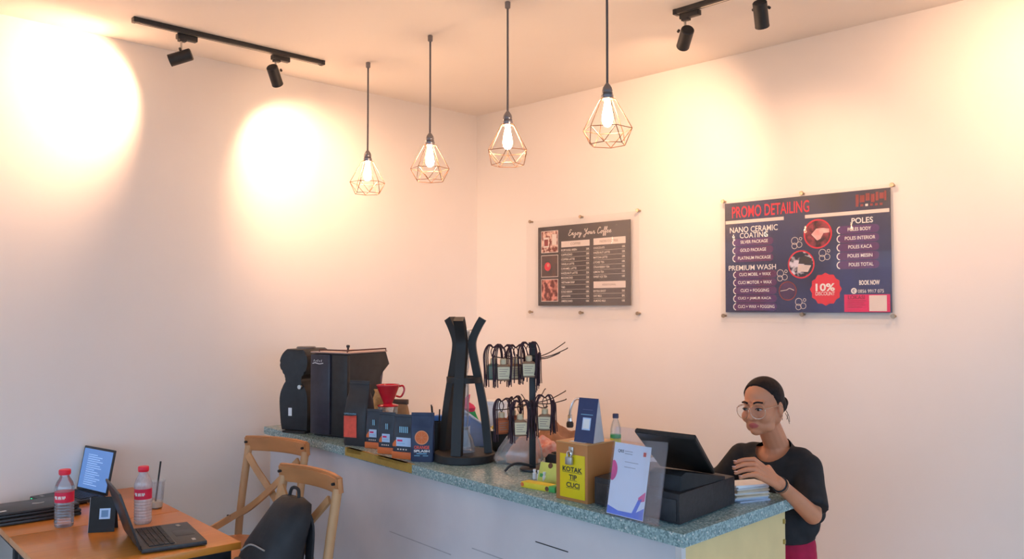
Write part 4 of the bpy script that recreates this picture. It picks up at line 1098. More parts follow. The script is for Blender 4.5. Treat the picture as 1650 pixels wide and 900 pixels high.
# cash drawer with till screen
RD = CR
pn = onz(1090.7, 849) + V3((.773, .635, 0)) * .014
r = thing('cash_drawer', 'wide black cash drawer on the near end of the counter', 'cash drawer', pn, RD)
fv = V3((math.cos(RD), math.sin(RD), 0)); 
dv = V3((-fv.y, fv.x, 0))
pq = onz(1184, 813); dlen = (pq - pn).length
skew = (pq - pn).normalized()
dw = .385; dh = rise(51, pn)
M_DRW = pm('black powder coat', (.022, .021, .024), .5, var=.2, scale=60, bump=.15)
lx = skew.dot(fv) * dlen; ly = skew.dot(dv) * dlen
bm = B(); slab(bm, [(-dw, 0), (0, 0), (lx, ly), (lx - dw, ly)], .006, dh, .004); obj('case', bm, M_DRW, r)
bm = B(); boxb(bm, -dw + .012, -.012, -.004, 0, .014, dh - .02, .0015); fr_ = obj('drawer_front', bm, M_DRW, r)
bm = B(); cyl(bm, (-dw / 2, -.004, dh * .5), (-dw / 2, -.010, dh * .5), .009, n=16); obj('lock', bm, M_STEEL, fr_)
for x, y in ((-dw + .05, .04), (-.03, .03), (lx - .04, ly - .04), (lx - dw + .05, ly - .04)):
    bm = B(); cyl(bm, (x, y, 0), (x, y, .007), .014, n=12); obj('foot', bm, M_MATT, r)
# till screen standing on the drawer
tl = onz(1022, 696, 1.345); tr_ = onz(1120, 708, 1.345); brt = onz(1151, 764, CT + dh + .012)
tq = (tl + tr_) / 2
wd = (tr_ - tl).normalized(); hd_ = math.atan2(wd.y, wd.x); ws = (tr_ - tl).length
base = V3(((tl.x + tr_.x) / 2, (tl.y + tr_.y) / 2, CT + dh))
r = thing('till_screen', 'black till screen tilted back on the cash drawer, seen from behind', 'till', base, hd_)
Lm = lambda v: Matrix.Rotation(-hd_, 4, 'Z') @ (v - base)
t0 = Lm(tl); t1 = Lm(tr_); b1 = Lm(brt)
yb, zbm = b1.y, b1.z
zt_ = t1.z; xr = ws / 2; xl = -ws / 2
bmv = B()
def sheet(bm, y0, z0, y1, z1, xa_, xb_, xa1, xb1, th):
    n_ = V3((0, -(z1 - z0), (y1 - y0))).normalized() * th
    c4 = [V3((xa_, y0, z0)), V3((xb_, y0, z0)), V3((xb1, y1, z1)), V3((xa1, y1, z1))]
    vs_ = [bm.verts.new(c) for c in c4] + [bm.verts.new(c - n_) for c in c4]
    for fidx in ((0, 1, 2, 3), (7, 6, 5, 4), (0, 4, 5, 1), (1, 5, 6, 2), (2, 6, 7, 3), (3, 7, 4, 0)): bm.faces.new([vs_[i] for i in fidx])
shx = (b1.x - xr)
sheet(bmv, yb, zbm, 0, zt_, xl + shx, xr + shx, xl, xr, .016); bmesh.ops.bevel(bmv, geom=bmv.edges[:], offset=.003, segments=2, affect='EDGES')
scn = obj('display_shell', bmv, M_BLACK, r)
bmv = B(); sheet(bmv, yb - .004, zbm + .012, .008, zt_ - .004, xl + shx + .012, xr + shx - .012, xl + .012, xr - .012, -.0015)
bmesh.ops.transform(bmv, matrix=Matrix.Translation((0, .003, .006)), verts=bmv.verts)
obj('display_glass', bmv, pm('till display', (.02, .03, .06), .1, emit=.6, emit_col=(.12, .2, .5)), scn)
bmv = B(); prism(bmv, [(.10, 0), (yb, 0), (yb, .012), (.13, .06), (.10, .05)], xl * .55 + shx * .4, xr * .55 + shx * .4, .004)
bmesh.ops.transform(bmv, matrix=Matrix.Rotation(math.pi / 2, 4, 'Z') @ Matrix.Diagonal((1, -1, 1, 1)), verts=bmv.verts)
obj('stand', bmv, M_MATT, r)
# paper stack
r, p = on_counter('paper_stack', 'thick untidy stack of white receipts beside the cash drawer', 'paper stack', 1207, 809, R(22))
rng = random.Random(2)
ws_, ds_ = .15, .095
cols = [pm('blue grey paper', (.38, .44, .55), .8, var=.1), pm('tan paper', (.62, .50, .36), .8, var=.1), M_WHITE, pm('grey paper', (.6, .6, .62), .8, var=.05)]
z = 0
for k in range(11):
    t_ = rng.uniform(.004, .007); ox, oy = rng.uniform(-.006, .006), rng.uniform(-.006, .006)
    bm = B(); box(bm, (.02 + ox, .05 + oy, z + t_ / 2), (ws_ * rng.uniform(.9, 1), ds_ * rng.uniform(.9, 1), t_ * .98), (0, 0, rng.uniform(-.08, .08)))
    obj('paper_sheaf', bm, cols[0] if k < 2 else (cols[1] if k in (3, 4, 6, 7) else (M_WHITE if k > 8 else cols[3])), r); z += t_

# ------------------------------------------------------------------ tables
TZ = .78
E1 = V3((.760, .651, 0)); E2 = V3((-.651, .760, 0))
RTB = math.atan2(E1.y, E1.x)
M_TABLE = pm('orange varnished wood', (.66, .245, .035), .32, var=.08, scale=7, stretch=(1, 9, 1), detail=6, coat=.2)
M_TABLE2 = pm('dark orange varnished wood', (.56, .19, .03), .34, var=.08, scale=7, stretch=(1, 9, 1), detail=6, coat=.2)
tr0 = onz(389, 872, TZ)
def table(label, corner, mat, wx=.72, dy=.715, inset=.30):
    "corner: right front corner; local X runs left along -E1"
    r = thing('cafe_table', label, 'table', (corner.x, corner.y, 0), RTB, 'square cafe tables pushed together')
    bm = B()
    boxb(bm, -wx, 0, 0, dy, TZ - .03, TZ, .003); obj('tabletop', bm, mat, r)
    bm = B(); boxb(bm, -wx + .03, -.03, .03, dy - .03, TZ - .075, TZ - .0305, .002); obj('apron', bm, M_MATT, r)
    for x in (-wx + .05, -inset):
        for y in (.05, dy - .05):
            bm = B(); boxb(bm, x - .022, x + .022, y - .022, y + .022, .0, TZ - .07, .002); obj('leg', bm, M_MATT, r)
    return r
table('orange wooden cafe table nearest the camera, holding the open laptop', tr0, M_TABLE)
table('orange wooden cafe table further back against the left wall, under the closed laptop', tr0 + E2 * .722, M_TABLE2, inset=.05)

# ------------------------------------------------------------------ cross-back chairs
M_CHAIR = pm('honey wood', (.50, .27, .12), .45, var=.22, scale=9, stretch=(1, 1, .25), detail=5)
M_CHAIRR = pm('warm orange wood', (.52, .22, .08), .42, var=.22, scale=9, stretch=(.25, 1, 1), detail=5)
def chair(label, loc, rot):
    r = thing('cross_back_chair', label, 'chair', loc, rot, 'cross-back wooden chairs')
    sz = .545
    bm = B(); loft(bm, [(sz - .03, .40, .39), (sz - .022, .44, .42), (sz - .006, .44, .42), (sz, .42, .40)], 40, 3.2); obj('seat', bm, M_CHAIRR, r)
    for s in (-1, 1):
        bm = B(); tube(bm, spline([(s * .20, .21, 0), (s * .195, .195, .3), (s * .195, .2, sz), (s * .195, .225, .75), (s * .195, .262, .97)], 6), [.019] * 25, 12)
        obj('leg', bm, M_CHAIR, r)
        bm = B(); tube(bm, [(s * .18, -.17, sz - .02), (s * .195, -.195, 0)], [.019, .015], 12); obj('leg', bm, M_CHAIR, r)
        bm = B(); tube(bm, [(s * .188, -.18, .2), (s * .195, .198, .22)], .011, 8); obj('stretcher', bm, M_CHAIR, r)
        bm = B()
        path = spline([(s * .175, .238, .93), (s * .10, .228, .86), (0, .218 - .010 * s, .765), (-s * .12, .198, .675), (-s * .205, .165, .625), (-s * .225, .06, .588), (-s * .222, -.06, .565)], 6)
        tube(bm, path, 0, flat=(.032, .012), up=(0, .25, 1)); br = obj('cross_brace', bm, M_CHAIR, r)
        bm = B(); cyl(bm, (-s * .206, .16, .632), (-s * .226, .155, .632), .006, n=8); obj('bolt', bm, M_MATT, br)
    bm = B(); tube(bm, [(-.19, -.19, .26), (.19, -.19, .26)], .011, 8); obj('stretcher', bm, M_CHAIR, r)
    bm = B()
    pth = spline([(-.215, .258, .982), (-.11, .285, .984), (0, .293, .985), (.11, .285, .984), (.215, .258, .982)], 8)
    tube(bm, pth, 0, flat=(.075, .03), up=(0, -.1, 1)); bmesh.ops.bevel(bm, geom=bm.edges[:], offset=.008, segments=2, affect='EDGES')
    obj('top_rail', bm, M_CHAIRR, r)
    for s in (-1, 1):
        bm = B(); cyl(bm, (s * .195, .25, .99), (s * .195, .235, .99), .006, n=8); obj('bolt', bm, M_MATT, r)
    return r
def chair_at(label, pl, pr_, z=.97):
    a, b = onz(*pl, z), onz(*pr_, z); c = (a + b) / 2; d = (b - a).normalized()
    rot = math.atan2(d.y, d.x); yv = V3((-d.y, d.x, 0))
    q = c - yv * .284
    chair(label, (q.x, q.y, 0), rot).scale = (1.05, 1.05, 1.05); return V3((q.x, q.y, 0)), rot, (b - a).length
q1, rot1, wch = chair_at('empty cross-back wooden chair beside the left end of the counter', (404, 712), (493, 722), 1.034)
q2, rot2, wch2 = chair_at('cross-back wooden chair with a black backpack on it', (457, 758), (551, 781), 1.034)
# backpack on the nearer chair
r = thing('backpack', 'black backpack propped on the nearer wooden chair', 'backpack', (q2.x + .025, q2.y - .02, .5735), rot2)
M_BAG = pm('black nylon', (.018, .018, .021), .6, var=.25, scale=14, bump=.4)
bm = B(); loft(bm, [(0.0, .27, .17, -.02, .085), (.02, .31, .20, -.02, .08), (.12, .32, .21, -.025, .08), (.22, .29, .18, -.01, .10), (.32, .24, .14, .02, .125), (.385, .19, .10, .03, .15), (.41, .12, .05, .03, .155)], 32, 3)
for v in bm.verts: v.co.x *= 1 + .025 * math.sin(22 * v.co.z + 9 * v.co.y); v.co.y += .008 * math.sin(25 * v.co.x + 11 * v.co.z)
bp = obj('main_body', bm, M_BAG, r, sharp=70)
bm = B(); loft(bm, [(.0, .24, .06, -.03, -.03), (.02, .26, .08, -.03, -.035), (.13, .25, .08, -.03, -.03), (.17, .2, .04, -.025, -.01)], 28, 3); obj('front_pocket', bm, M_BAG, r, sharp=70)
bm = B(); tube(bm, spline([(-.10, -.005, .20), (-.03, .0, .235), (.06, .01, .225)], 5), .0035, 6); obj('zip', bm, pm('grey zip', (.28, .27, .26), .4), r)
bm = B(); tube(bm, spline([(-.01, .16, .40), (.005, .165, .44), (.05, .165, .44), (.065, .16, .40)], 5), .007, 8); obj('grab_handle', bm, M_BAG, r)
for s in (-1, 1):
    bm = B(); tube(bm, spline([(s * .06 + .03, .165, .38), (s * .09 + .02, .185, .30), (s * .11, .18, .16), (s * .12, .16, .05)], 5), 0, flat=(.045, .010), up=(1, 0, 0)); obj('shoulder_strap', bm, M_BAG, r)
bm = B(); loft(bm, [(-.0, .12, .12, -.17, .02), (.05, .13, .12, -.165, .03), (.12, .09, .09, -.14, .05), (.17, .03, .04, -.11, .07)], 24, 2.5); obj('side_pocket', bm, M_BAG, r, sharp=70)

# ------------------------------------------------------------------ things on the tables
def on_table(px, py): return onz(px, py, TZ)
M_LAP = pm('dark laptop plastic', (.028, .028, .03), .38, var=.2, scale=50)
M_KEY = pm('black keys', (.016, .016, .018), .5, var=.15)
M_PALM = pm('charcoal deck', (.05, .05, .048), .4, var=.1)
# closed laptop with another one below it
def closed_laptop(label, c, rot, w, d, z0, t, mat):
    r = thing('laptop', label, 'laptop', (c.x, c.y, z0), rot)
    bm = B(); boxb(bm, -w / 2, w / 2, -d / 2, d / 2, .003, t * .55, .004); obj('base', bm, mat, r)
    bm = B(); boxb(bm, -w / 2, w / 2, -d / 2, d / 2, t * .58, t, .005); ld = obj('lid', bm, mat, r)
    for x, y in ((-w * .4, -d * .4), (w * .4, -d * .4), (-w * .4, d * .4), (w * .4, d * .4)):
        bm = B(); cyl(bm, (x, y, 0), (x, y, .004), .008, n=10); obj('foot', bm, M_MATT, r)
    return r, ld
ca = onz(64, 822, TZ) - E2 * .12 - E1 * .05
rotc = RTB + R(2)
r, ld = closed_laptop('thick black laptop lying closed, lower of two stacked at the table edge', ca, rotc, .345, .245, TZ, .032, M_LAP)
r, ld = closed_laptop('black laptop lying closed on top of another, with a small white sticker', V3((ca.x - .005, ca.y + .004, 0)), rotc, .335, .235, TZ + .032, .026, M_LAP)
bm = B(); box(bm, (-.14, -.07, .0265), (.028, .014, .001), (0, 0, .3)); obj('sticker', bm, M_WHITE, ld)
bm = B(); prism(bm, [(0, 0), (.03, .012), (.05, .004), (.045, .02), (.02, .028), (-.005, .018)], 0, .0008); bmesh.ops.transform(bm, matrix=Matrix.Translation((.0, .02, .0272)) @ Matrix.Rotation(math.pi / 2, 4, 'X'), verts=bm.verts); obj('emblem', bm, M_STEEL, ld)
def open_laptop(label, c, rot, w, d, tilt, screen_mat, open_deck=True):
    "hinge along local +Y side; screen rises at the back"
    r = thing('laptop', label, 'laptop', (c.x, c.y, TZ), rot)
    bm = B(); boxb(bm, -w / 2, w / 2, -d / 2, d / 2, .004, .022, .004); ba = obj('base', bm, M_LAP, r)
    bm = B(); boxb(bm, -w * .46, w * .46, -d * .04, d * .40, .0221, .0226); kb = obj('keyboard_deck', bm, M_PALM, ba)
    for i in range(5):
        for j in range(13):
            bm = B(); x = -w * .44 + w * .88 * (j + .5) / 13; y = -d * .02 + d * .40 * (i + .5) / 5
            box(bm, (x, y, .0245), (w * .88 / 13 * .86, d * .4 / 5 * .84, .003)); obj('key', bm, M_KEY, kb)
    bm = B(); boxb(bm, -w * .14, w * .12, -d * .42, -d * .12, .0221, .0228, .0002); obj('touchpad', bm, M_LAP, ba)
    bm = B(); cyl(bm, (-w * .43, -d * .505, .012), (-w * .43, -d * .50, .014), .0035, n=8); obj('status_light', bm, glow('green status', (.05, .8, .3), 2.0), ba)
    for x, y, a in ((w * .36, -d * .30, .2), (-w * .36, -d * .33, .0)):
        bm = B(); box(bm, (x, y, .0226), (.03, .014, .0008), (0, 0, a)); obj('sticker', bm, M_STEEL, ba)
    fr = Matrix.Translation((0, d / 2, .02)) @ Matrix.Rotation(-tilt, 4, 'X')
    bm = B(); boxb(bm, -w / 2, w / 2, 0, .010, 0, d * .97, .004); bmesh.ops.transform(bm, matrix=fr, verts=bm.verts); sc = obj('screen_lid', bm, M_LAP, r)
    bm = B(); boxb(bm, -w * .465, w * .465, -.0008, 0, d * .06, d * .92); bmesh.ops.transform(bm, matrix=fr, verts=bm.verts); pn_ = obj('display', bm, screen_mat, sc)
    bm = B(); cyl(bm, (-w * .4, d / 2, .018), (w * .4, d / 2, .018), .007, n=10); obj('hinge', bm, M_MATT, r)
    return r, fr, pn_, sc
M_SCR = pm('blue document screen', (.02, .04, .10), .25, emit=.55, emit_col=(.12, .26, .62))
M_SCRL = pm('pale screen print', (.2, .3, .5), .3, emit=.5, emit_col=(.30, .46, .80))
M_OFF = pm('dark screen', (.015, .015, .018), .12)
# far laptop: blue screen, turned to the left
tlq, trq = (131, 711), (186, 727)
cq = on_table(122, 806)
w, d = .33, .235
r, fr, pn_, sc = open_laptop('open laptop showing a blue document screen, at the back of the tables', V3((-2.25, 4.378, 0)), R(-36), .30, .235, R(11), M_SCR)
for k in range(15):
    z0 = .185 - k * .0108; x1 = (.02, .07, .05, .08, .03, .06, .075, .01, .05, .07, .03, .08, .05, .02, .06)[k]
    patch('screen_line', pn_, -.09, z0, -.02 + x1, z0 + .004, -.0012, M_SCRL, frame=fr)
# near laptop
hinge_far, hinge_near = onz(202, 850, TZ + .02), onz(231, 889, TZ + .02)
hd2 = (hinge_near - hinge_far); wl = .37
ang = math.atan2(hd2.y, hd2.x)            # local X runs from the far to the near end of the hinge
dl = .25
fwd = V3((math.sin(ang), -math.cos(ang), 0))   # local -Y
fwd = V3((-math.sin(ang), math.cos(ang), 0))
cmid = (hinge_far + hinge_near) / 2 + fwd * (dl / 2)
r, fr, pn_, sc = open_laptop('open black laptop at the near corner of the tables, screen edge towards the camera', V3((cmid.x, cmid.y, 0)), ang + math.pi, wl, dl, R(19), M_OFF)

def bottle(label, px, py, hpx, wpx, frost):
    p = on_table(px, py); hh = rise(hpx, p); rr = rise(wpx, p) / 2
    r = thing('water_bottle', label, 'bottle', p, 0, 'red capped water bottles')
    mat = clear('frosted bottle', (.80, .78, .80), .3, .1, .45, (.92, .86, .86)) if frost else clear('clear bottle', (.88, .90, .94), .4, .05, .12)
    prof = [(rr * .86, 0), (rr * .97, .006), (rr, .018)]
    for k in range(7):
        z = hh * (.06 + .05 * k); prof += [(rr, z), (rr * .955, z + hh * .018), (rr, z + hh * .036)]
    prof += [(rr, hh * .42), (rr * .97, hh * .43), (rr * .97, hh * .62), (rr, hh * .63), (rr * .98, hh * .70), (rr * .82, hh * .78), (rr * .52, hh * .86), (rr * .45, hh * .895), (rr * .45, hh * .92)]
    bm = B(); lathe(bm, prof, n=28); obj('bottle', bm, mat, r)
    bm = B(); lathe(bm, [(rr * .985, hh * .435), (rr * .985, hh * .615)], n=28); lb = obj('label_sleeve', bm, pm('red label', (.72, .02, .07), .5, var=.1), r)
    bm = B()
    for k, a0 in enumerate((-2.2, -1.75, -1.35)):
        pts = [(rr * 1.0 * math.cos(a0 + t * .34), rr * 1.0 * math.sin(a0 + t * .34), hh * (.525 + .028 * math.sin(t * 12 + k * 2))) for t in [i / 8 for i in range(9)]]
        tube(bm, spline(pts, 3), .0016, 5)
    obj('label_script', bm, M_TXTW, lb)
    bm = B(); lathe(bm, [(rr * .60, hh * .925), (rr * .62, hh * .93), (rr * .62, hh * .985), (rr * .56, hh), (0, hh)], n=24); obj('cap', bm, pm('red cap', (.80, .02, .05), .4), r)
    bm = B(); lathe(bm, [(rr * .5, hh * .905), (rr * .58, hh * .908), (rr * .58, hh * .922), (rr * .5, hh * .924)], n=20); obj('cap_ring', bm, pm('red cap', (.8, .02, .05)), r)
bottle('clear water bottle with red cap and label beside the closed laptops', 103, 847, 90, 29, False)
bottle('frosted water bottle with red cap behind the near laptop', 230, 842, 90, 27, True)
# cup with straw
p = on_table(252, 818); hh = rise(42, p)
r = thing('plastic_cup', 'clear plastic cup with a dark straw behind the frosted bottle', 'cup', p, 0)
bm = B(); lathe(bm, [(.026, 0), (.028, .003), (.038, hh), (.036, hh), (.027, .006), (0, .006)], n=28); obj('cup', bm, M_GLASS, r)
bm = B(); lathe(bm, [(0, .006), (.028, .0065), (.030, hh * .26), (0, hh * .26)], n=24); obj('milky_drink', bm, pm('milky drink', (.72, .62, .45), .4), r)
bm = B(); lathe(bm, [(.040, hh), (.040, hh + .006), (.012, hh + .007), (0, hh + .007)], n=28); obj('lid', bm, M_GLASS, r)
bm = B(); cyl(bm, (-.006, 0, .02), (.018, 0, rise(74, p)), .0042, n=10); obj('straw', bm, M_MATT, r)
# black tent card
p = on_table(163, 857)
r = thing('tent_card', 'black folded tent card with a pale square on the orange table', 'tent card', p, R(12))
wt, ht = .105, .145
obj('front_leaf', leaf(0, .035, wt, ht), M_MATT, r); obj('back_leaf', leaf(.072, .037, wt, ht), M_MATT, r)
bm = B(); bx = -wt / 2
a = [bm.verts.new(v) for v in ((bx, .001, 0), (bx, .071, 0), (bx, .036, ht), (bx - .002, .001, 0), (bx - .002, .071, 0), (bx - .002, .036, ht))]
for fi in ((0, 1, 2), (5, 4, 3), (0, 3, 4, 1), (1, 4, 5, 2), (2, 5, 3, 0)): bm.faces.new([a[i] for i in fi])
obj('side_gusset', bm, M_CARDW, r)
tilt = Matrix.Rotation(-math.atan2(.035, ht), 4, 'X')
cs = patch('code_sticker', r, -.012, .055, .032, .10, -.0022, M_LBLU, frame=tilt); patch('sticker_centre', cs, -.004, .063, .024, .092, -.003, pm('mid blue sticker', (.16, .30, .52), .5), frame=tilt)
# charging cable
pts = [onz(122, 800, TZ + .006), onz(135, 806, TZ + .006), onz(146, 812, TZ + .005)]
o = obj('charging_cable', tube(B(), spline(pts, 6), .003, 6), pm('tan cable', (.4, .2, .1), .6)); tag(o, 'thin tan charging cable on the table between laptop and tent card', 'cable')

# ------------------------------------------------------------------ the barista
PB_ = V3((1.075, 3.52, 0))
PHI = R(-44)                                    # trunk heading (front is local -Y)
person = thing('person', 'person in a black t-shirt and round glasses standing behind the counter', 'person', PB_, 0)
RB3 = Matrix.Rotation(PHI, 3, 'Z')
def T(x, y, z): return RB3 @ V3((x, y, 0)) + V3((0, 0, z))           # trunk space -> person space
HPHI = R(-46)
HC = atd(1229, 655, 3.47) - PB_                                        # head centre
RH = Matrix.Rotation(HPHI, 3, 'Z') @ Matrix.Rotation(R(4), 3, 'X') @ Matrix.Rotation(R(-3), 3, 'Y')
def Hd(x, y, z): return HC + RH @ V3((x, y, z))
rotB, rotH = RB3.to_4x4(), RH.to_4x4()
def P(px, py, Y): return atd(px, py, Y) - PB_
SHL, SHR = T(.138, .0, 1.12), T(-.15, .0, 1.13)
elbow = P(1309, 829, 3.30); wrist = P(1252, 776, 3.12); knuck = P(1216, 752, 3.05)
elbow_r = T(-.27, -.09, .93); wrist_r = T(-.16, -.26, 1.08)
bm = B()
# head
def hell(c, r, **k): ell(bm, Hd(*c), r, rotH, **k)
hell((0, .016, .036), (.071, .090, .080), u=28, v=18)
hell((0, -.028, -.022), (.063, .058, .074), u=28, v=18)
hell((0, -.036, -.060), (.052, .050, .043)); hell((0, -.064, -.086), (.024, .021, .018))
for s in (-1, 1):
    hell((s * .046, .016, -.030), (.022, .034, .040)); hell((s * .034, -.058, -.030), (.027, .026, .027)); hell((s * .038, -.03, -.07), (.02, .03, .025))
    cap(bm, Hd(s * .012, -.079, .026), Hd(s * .042, -.066, .027), .009, .008, 10)
    hell((s * .073, .012, -.008), (.007, .016, .029), u=12, v=8)
    hell((s * .010, -.090, -.032), (.0085, .010, .0075), u=10, v=8)
    hell((s * .030, -.072, .004), (.016, .012, .010), u=12, v=8)
cap(bm, Hd(0, -.081, .014), Hd(0, -.101, -.029), .0085, .0115, 12)
hell((0, -.077, -.0575), (.022, .0115, .0065), u=14, v=8); hell((0, -.075, -.0675), (.019, .012, .0075), u=14, v=8)
# neck and trunk
cap(bm, Hd(0, .022, -.06), T(0, .012, 1.19), .046, .050); cap(bm, T(0, .012, 1.19), T(0, .015, 1.12), .052, .075)
cap(bm, T(-.10, .01, 1.135), T(.10, .01, 1.135), .045, .045)
ell(bm, T(0, .01, 1.04), (.145, .085, .16), rotB); ell(bm, T(0, .01, .86), (.135, .09, .16), rotB)
# arms
cap(bm, SHL, elbow, .040, .036); cap(bm, elbow, wrist, .036, .024); 
cap(bm, SHR, elbow_r, .040, .036); cap(bm, elbow_r, wrist_r, .036, .024)
def hand(wr, kn, spread, tips, thumb_dir, fl=1.0):
    "wr wrist, kn middle of the knuckle row, spread: vector along the knuckle row (index -> little), tips: direction list"
    pal = kn - wr
    for k, t in enumerate((-1.5, -.5, .5, 1.5)):
        kk = kn + spread * t
        cap(bm, wr + spread * t * .55, kk, .0125, .0105, 10)
        ln = (.072, .080, .074, .058)[k] * fl
        d1, d2, d3 = tips[k]
        p0 = kk; p1 = p0 + d1.normalized() * ln * .45; p2 = p1 + d2.normalized() * ln * .30; p3_ = p2 + d3.normalized() * ln * .25
        cap(bm, p0, p1, .0098, .0088, 10); cap(bm, p1, p2, .0088, .008, 10); cap(bm, p2, p3_, .008, .0068, 10)
    tb = wr + pal * .35 - spread * 1.8
    t1 = tb + thumb_dir.normalized() * .035; t2 = t1 + (thumb_dir.normalized() * .6 + pal.normalized()).normalized() * .028
    cap(bm, wr, tb, .016, .0125, 10); cap(bm, tb, t1, .0125, .0105, 10); cap(bm, t1, t2, .0105, .0085, 10)
# near hand: fingers reach to the picture's left over the papers, little finger nearest the camera
kn = knuck
row = (P(1211, 762, 3.015) - P(1209, 738, 3.09)) / 3.0
fd = V3((-1, -.18, .06)); 
tips = [(fd + V3((0, .10, -.05)), fd + V3((0, .05, -.25)), fd + V3((0, 0, -.4))), (fd + V3((0, .03, .0)), fd + V3((0, 0, -.30)), fd + V3((0, 0, -.5))),
        (fd + V3((0, -.02, -.02)), fd + V3((0, 0, -.3)), fd + V3((0, 0, -.45))), (fd + V3((0, -.08, -.08)), fd + V3((0, 0, -.25)), fd + V3((0, 0, -.4)))]
hand(wrist, kn, row, tips, V3((-.9, .25, -.45)))
# far hand rests behind the till
fr_ = RB3 @ V3((.25, -1, -.2)); sp = RB3 @ V3((-.017, -.004, 0)); kr = wrist_r + fr_.normalized() * .085
hand(wrist_r, kr, sp, [(fr_, fr_ + V3((0, 0, -.3)), fr_ + V3((0, 0, -.6)))] * 4, RB3 @ V3((.8, -.6, -.2)))
# legs
for s in (-1, 1):
    cap(bm, T(s * .075, .01, .76), T(s * .08, .0, .42), .07, .048); cap(bm, T(s * .08, .0, .42), T(s * .08, .02, .08), .048, .036); cap(bm, T(s * .08, .02, .05), T(s * .085, -.12, .03), .035, .028)
skin = fuse(bm, .0038, 3, .45)
M_SKIN = pm('skin', (.62, .255, .135), .5, var=.06, scale=12, sss=.12)
M_LIP = pm('lip', (.50, .11, .10), .45, var=.05)
M_NAIL = pm('nail', (.68, .42, .38), .3, var=.03)
skin.materials.clear()
for mm in (M_SKIN, M_LIP): skin.materials.append(mm)
inv = RH.inverted()
lipc = []
for pl in skin.polygons:
    c = inv @ (V3(pl.center) - HC)
    if c.y < -.07 and ((c.x / .0215) ** 2 + ((c.z + .0625) / .0100) ** 2) < 1: pl.material_index = 1
me_o = bpy.data.objects.new('body', skin); COL.objects.link(me_o); me_o.parent = person
# nails
tipdir = fd + V3((0, 0, -.4))
for k, t in enumerate((-1.5, -.5, .5, 1.5)):
    kk = kn + row * t; ln = (.072, .080, .074, .058)[k]; d1, d2, d3 = tips[k]
    tip = kk + d1.normalized() * ln * .45 + d2.normalized() * ln * .30 + d3.normalized() * ln * .22
    bmn = B(); ell(bmn, tip + V3((-.002, -.002, .0062)), (.0075, .005, .0022), u=10, v=6); obj('nail', bmn, M_NAIL, me_o)
# eyes, brows
M_EYE = pm('eye white', (.42, .38, .36), .25, var=.02); M_IRIS = pm('dark iris', (.02, .012, .01), .15); M_HAIR = pm('black brown hair', (.013, .007, .007), .62, spec=.25, var=.4, scale=60, stretch=(1, .25, 1), bump=.3)
for s in (-1, 1):
    bme = B(); ell(bme, Hd(s * .030, -.0805, .002), (.0125, .006, .0052), rotH, 16, 10); ey = obj('eye', bme, M_EYE, me_o)
    bme = B(); ell(bme, Hd(s * .030 - .001, -.0845, .002), (.0064, .0028, .0056), rotH, 12, 8); obj('iris', bme, M_IRIS, ey)
    bme = B(); tube(bme, spline([Hd(s * .016, -.0835, .002), Hd(s * .024, -.0865, .0072), Hd(s * .034, -.0855, .0075), Hd(s * .0445, -.078, .003)], 5), .0016, 6); obj('eyelid', bme, M_HAIR, ey)
    bme = B(); tube(bme, spline([Hd(s * .013, -.0895, .0265), Hd(s * .028, -.0860, .0315), Hd(s * .046, -.074, .0275)], 6), 0, flat=(.0062, .004), up=RH @ V3((0, 0, 1))); obj('eyebrow', bme, M_HAIR, me_o)
# hair: cap pulled back into a low bun
bm = B()
def hh_(c, r, **k): ell(bm, Hd(*c), r, rotH, **k)
hh_((0, .016, .0385), (.0755, .0945, .0830), u=32, v=20)
hh_((0, .054, .004), (.069, .054, .060), u=28, v=16)
cap(bm, Hd(0, .09, .0), Hd(0, .112, -.012), .03, .028)
hh_((0, .128, -.012), (.036, .026, .034), u=18, v=12); hh_((.012, .138, -.002), (.024, .02, .026)); hh_((-.014, .135, -.02), (.022, .02, .024))
hm = fuse(bm, .0042, 3, .5)
def front(q): return q.z < .093 - 1.8 * (q.y + .055) + .25 * max(0, abs(q.x) - .045) and not (q.y > .030)
bm = B(); bm.from_mesh(hm); bpy.data.meshes.remove(hm)
bmesh.ops.delete(bm, geom=[v for v in bm.verts if front(inv @ (v.co - HC))], context='VERTS')
for v in {v for e in bm.edges if e.is_boundary for v in e.verts}:
    q = inv @ (v.co - HC); v.co = HC + RH @ (V3((q.x * .93, .016 + (q.y - .016) * .93, .036 + (q.z - .036) * .93)))
ho = obj('hair', bm, M_HAIR, person, sharp=80)
bm = B()
for k, (x, y, z) in enumerate(((.02, .14, -.03), (-.01, .15, -.035), (.035, .12, -.035), (.068, .05, -.03))):
    tube(bm, spline([Hd(x, y, z), Hd(x + .006, y + .006, z - .02), Hd(x + .004 * (k - 1), y + .012, z - .045)], 4), .0011, 5)
obj('loose_strands', bm, M_HAIR, ho)
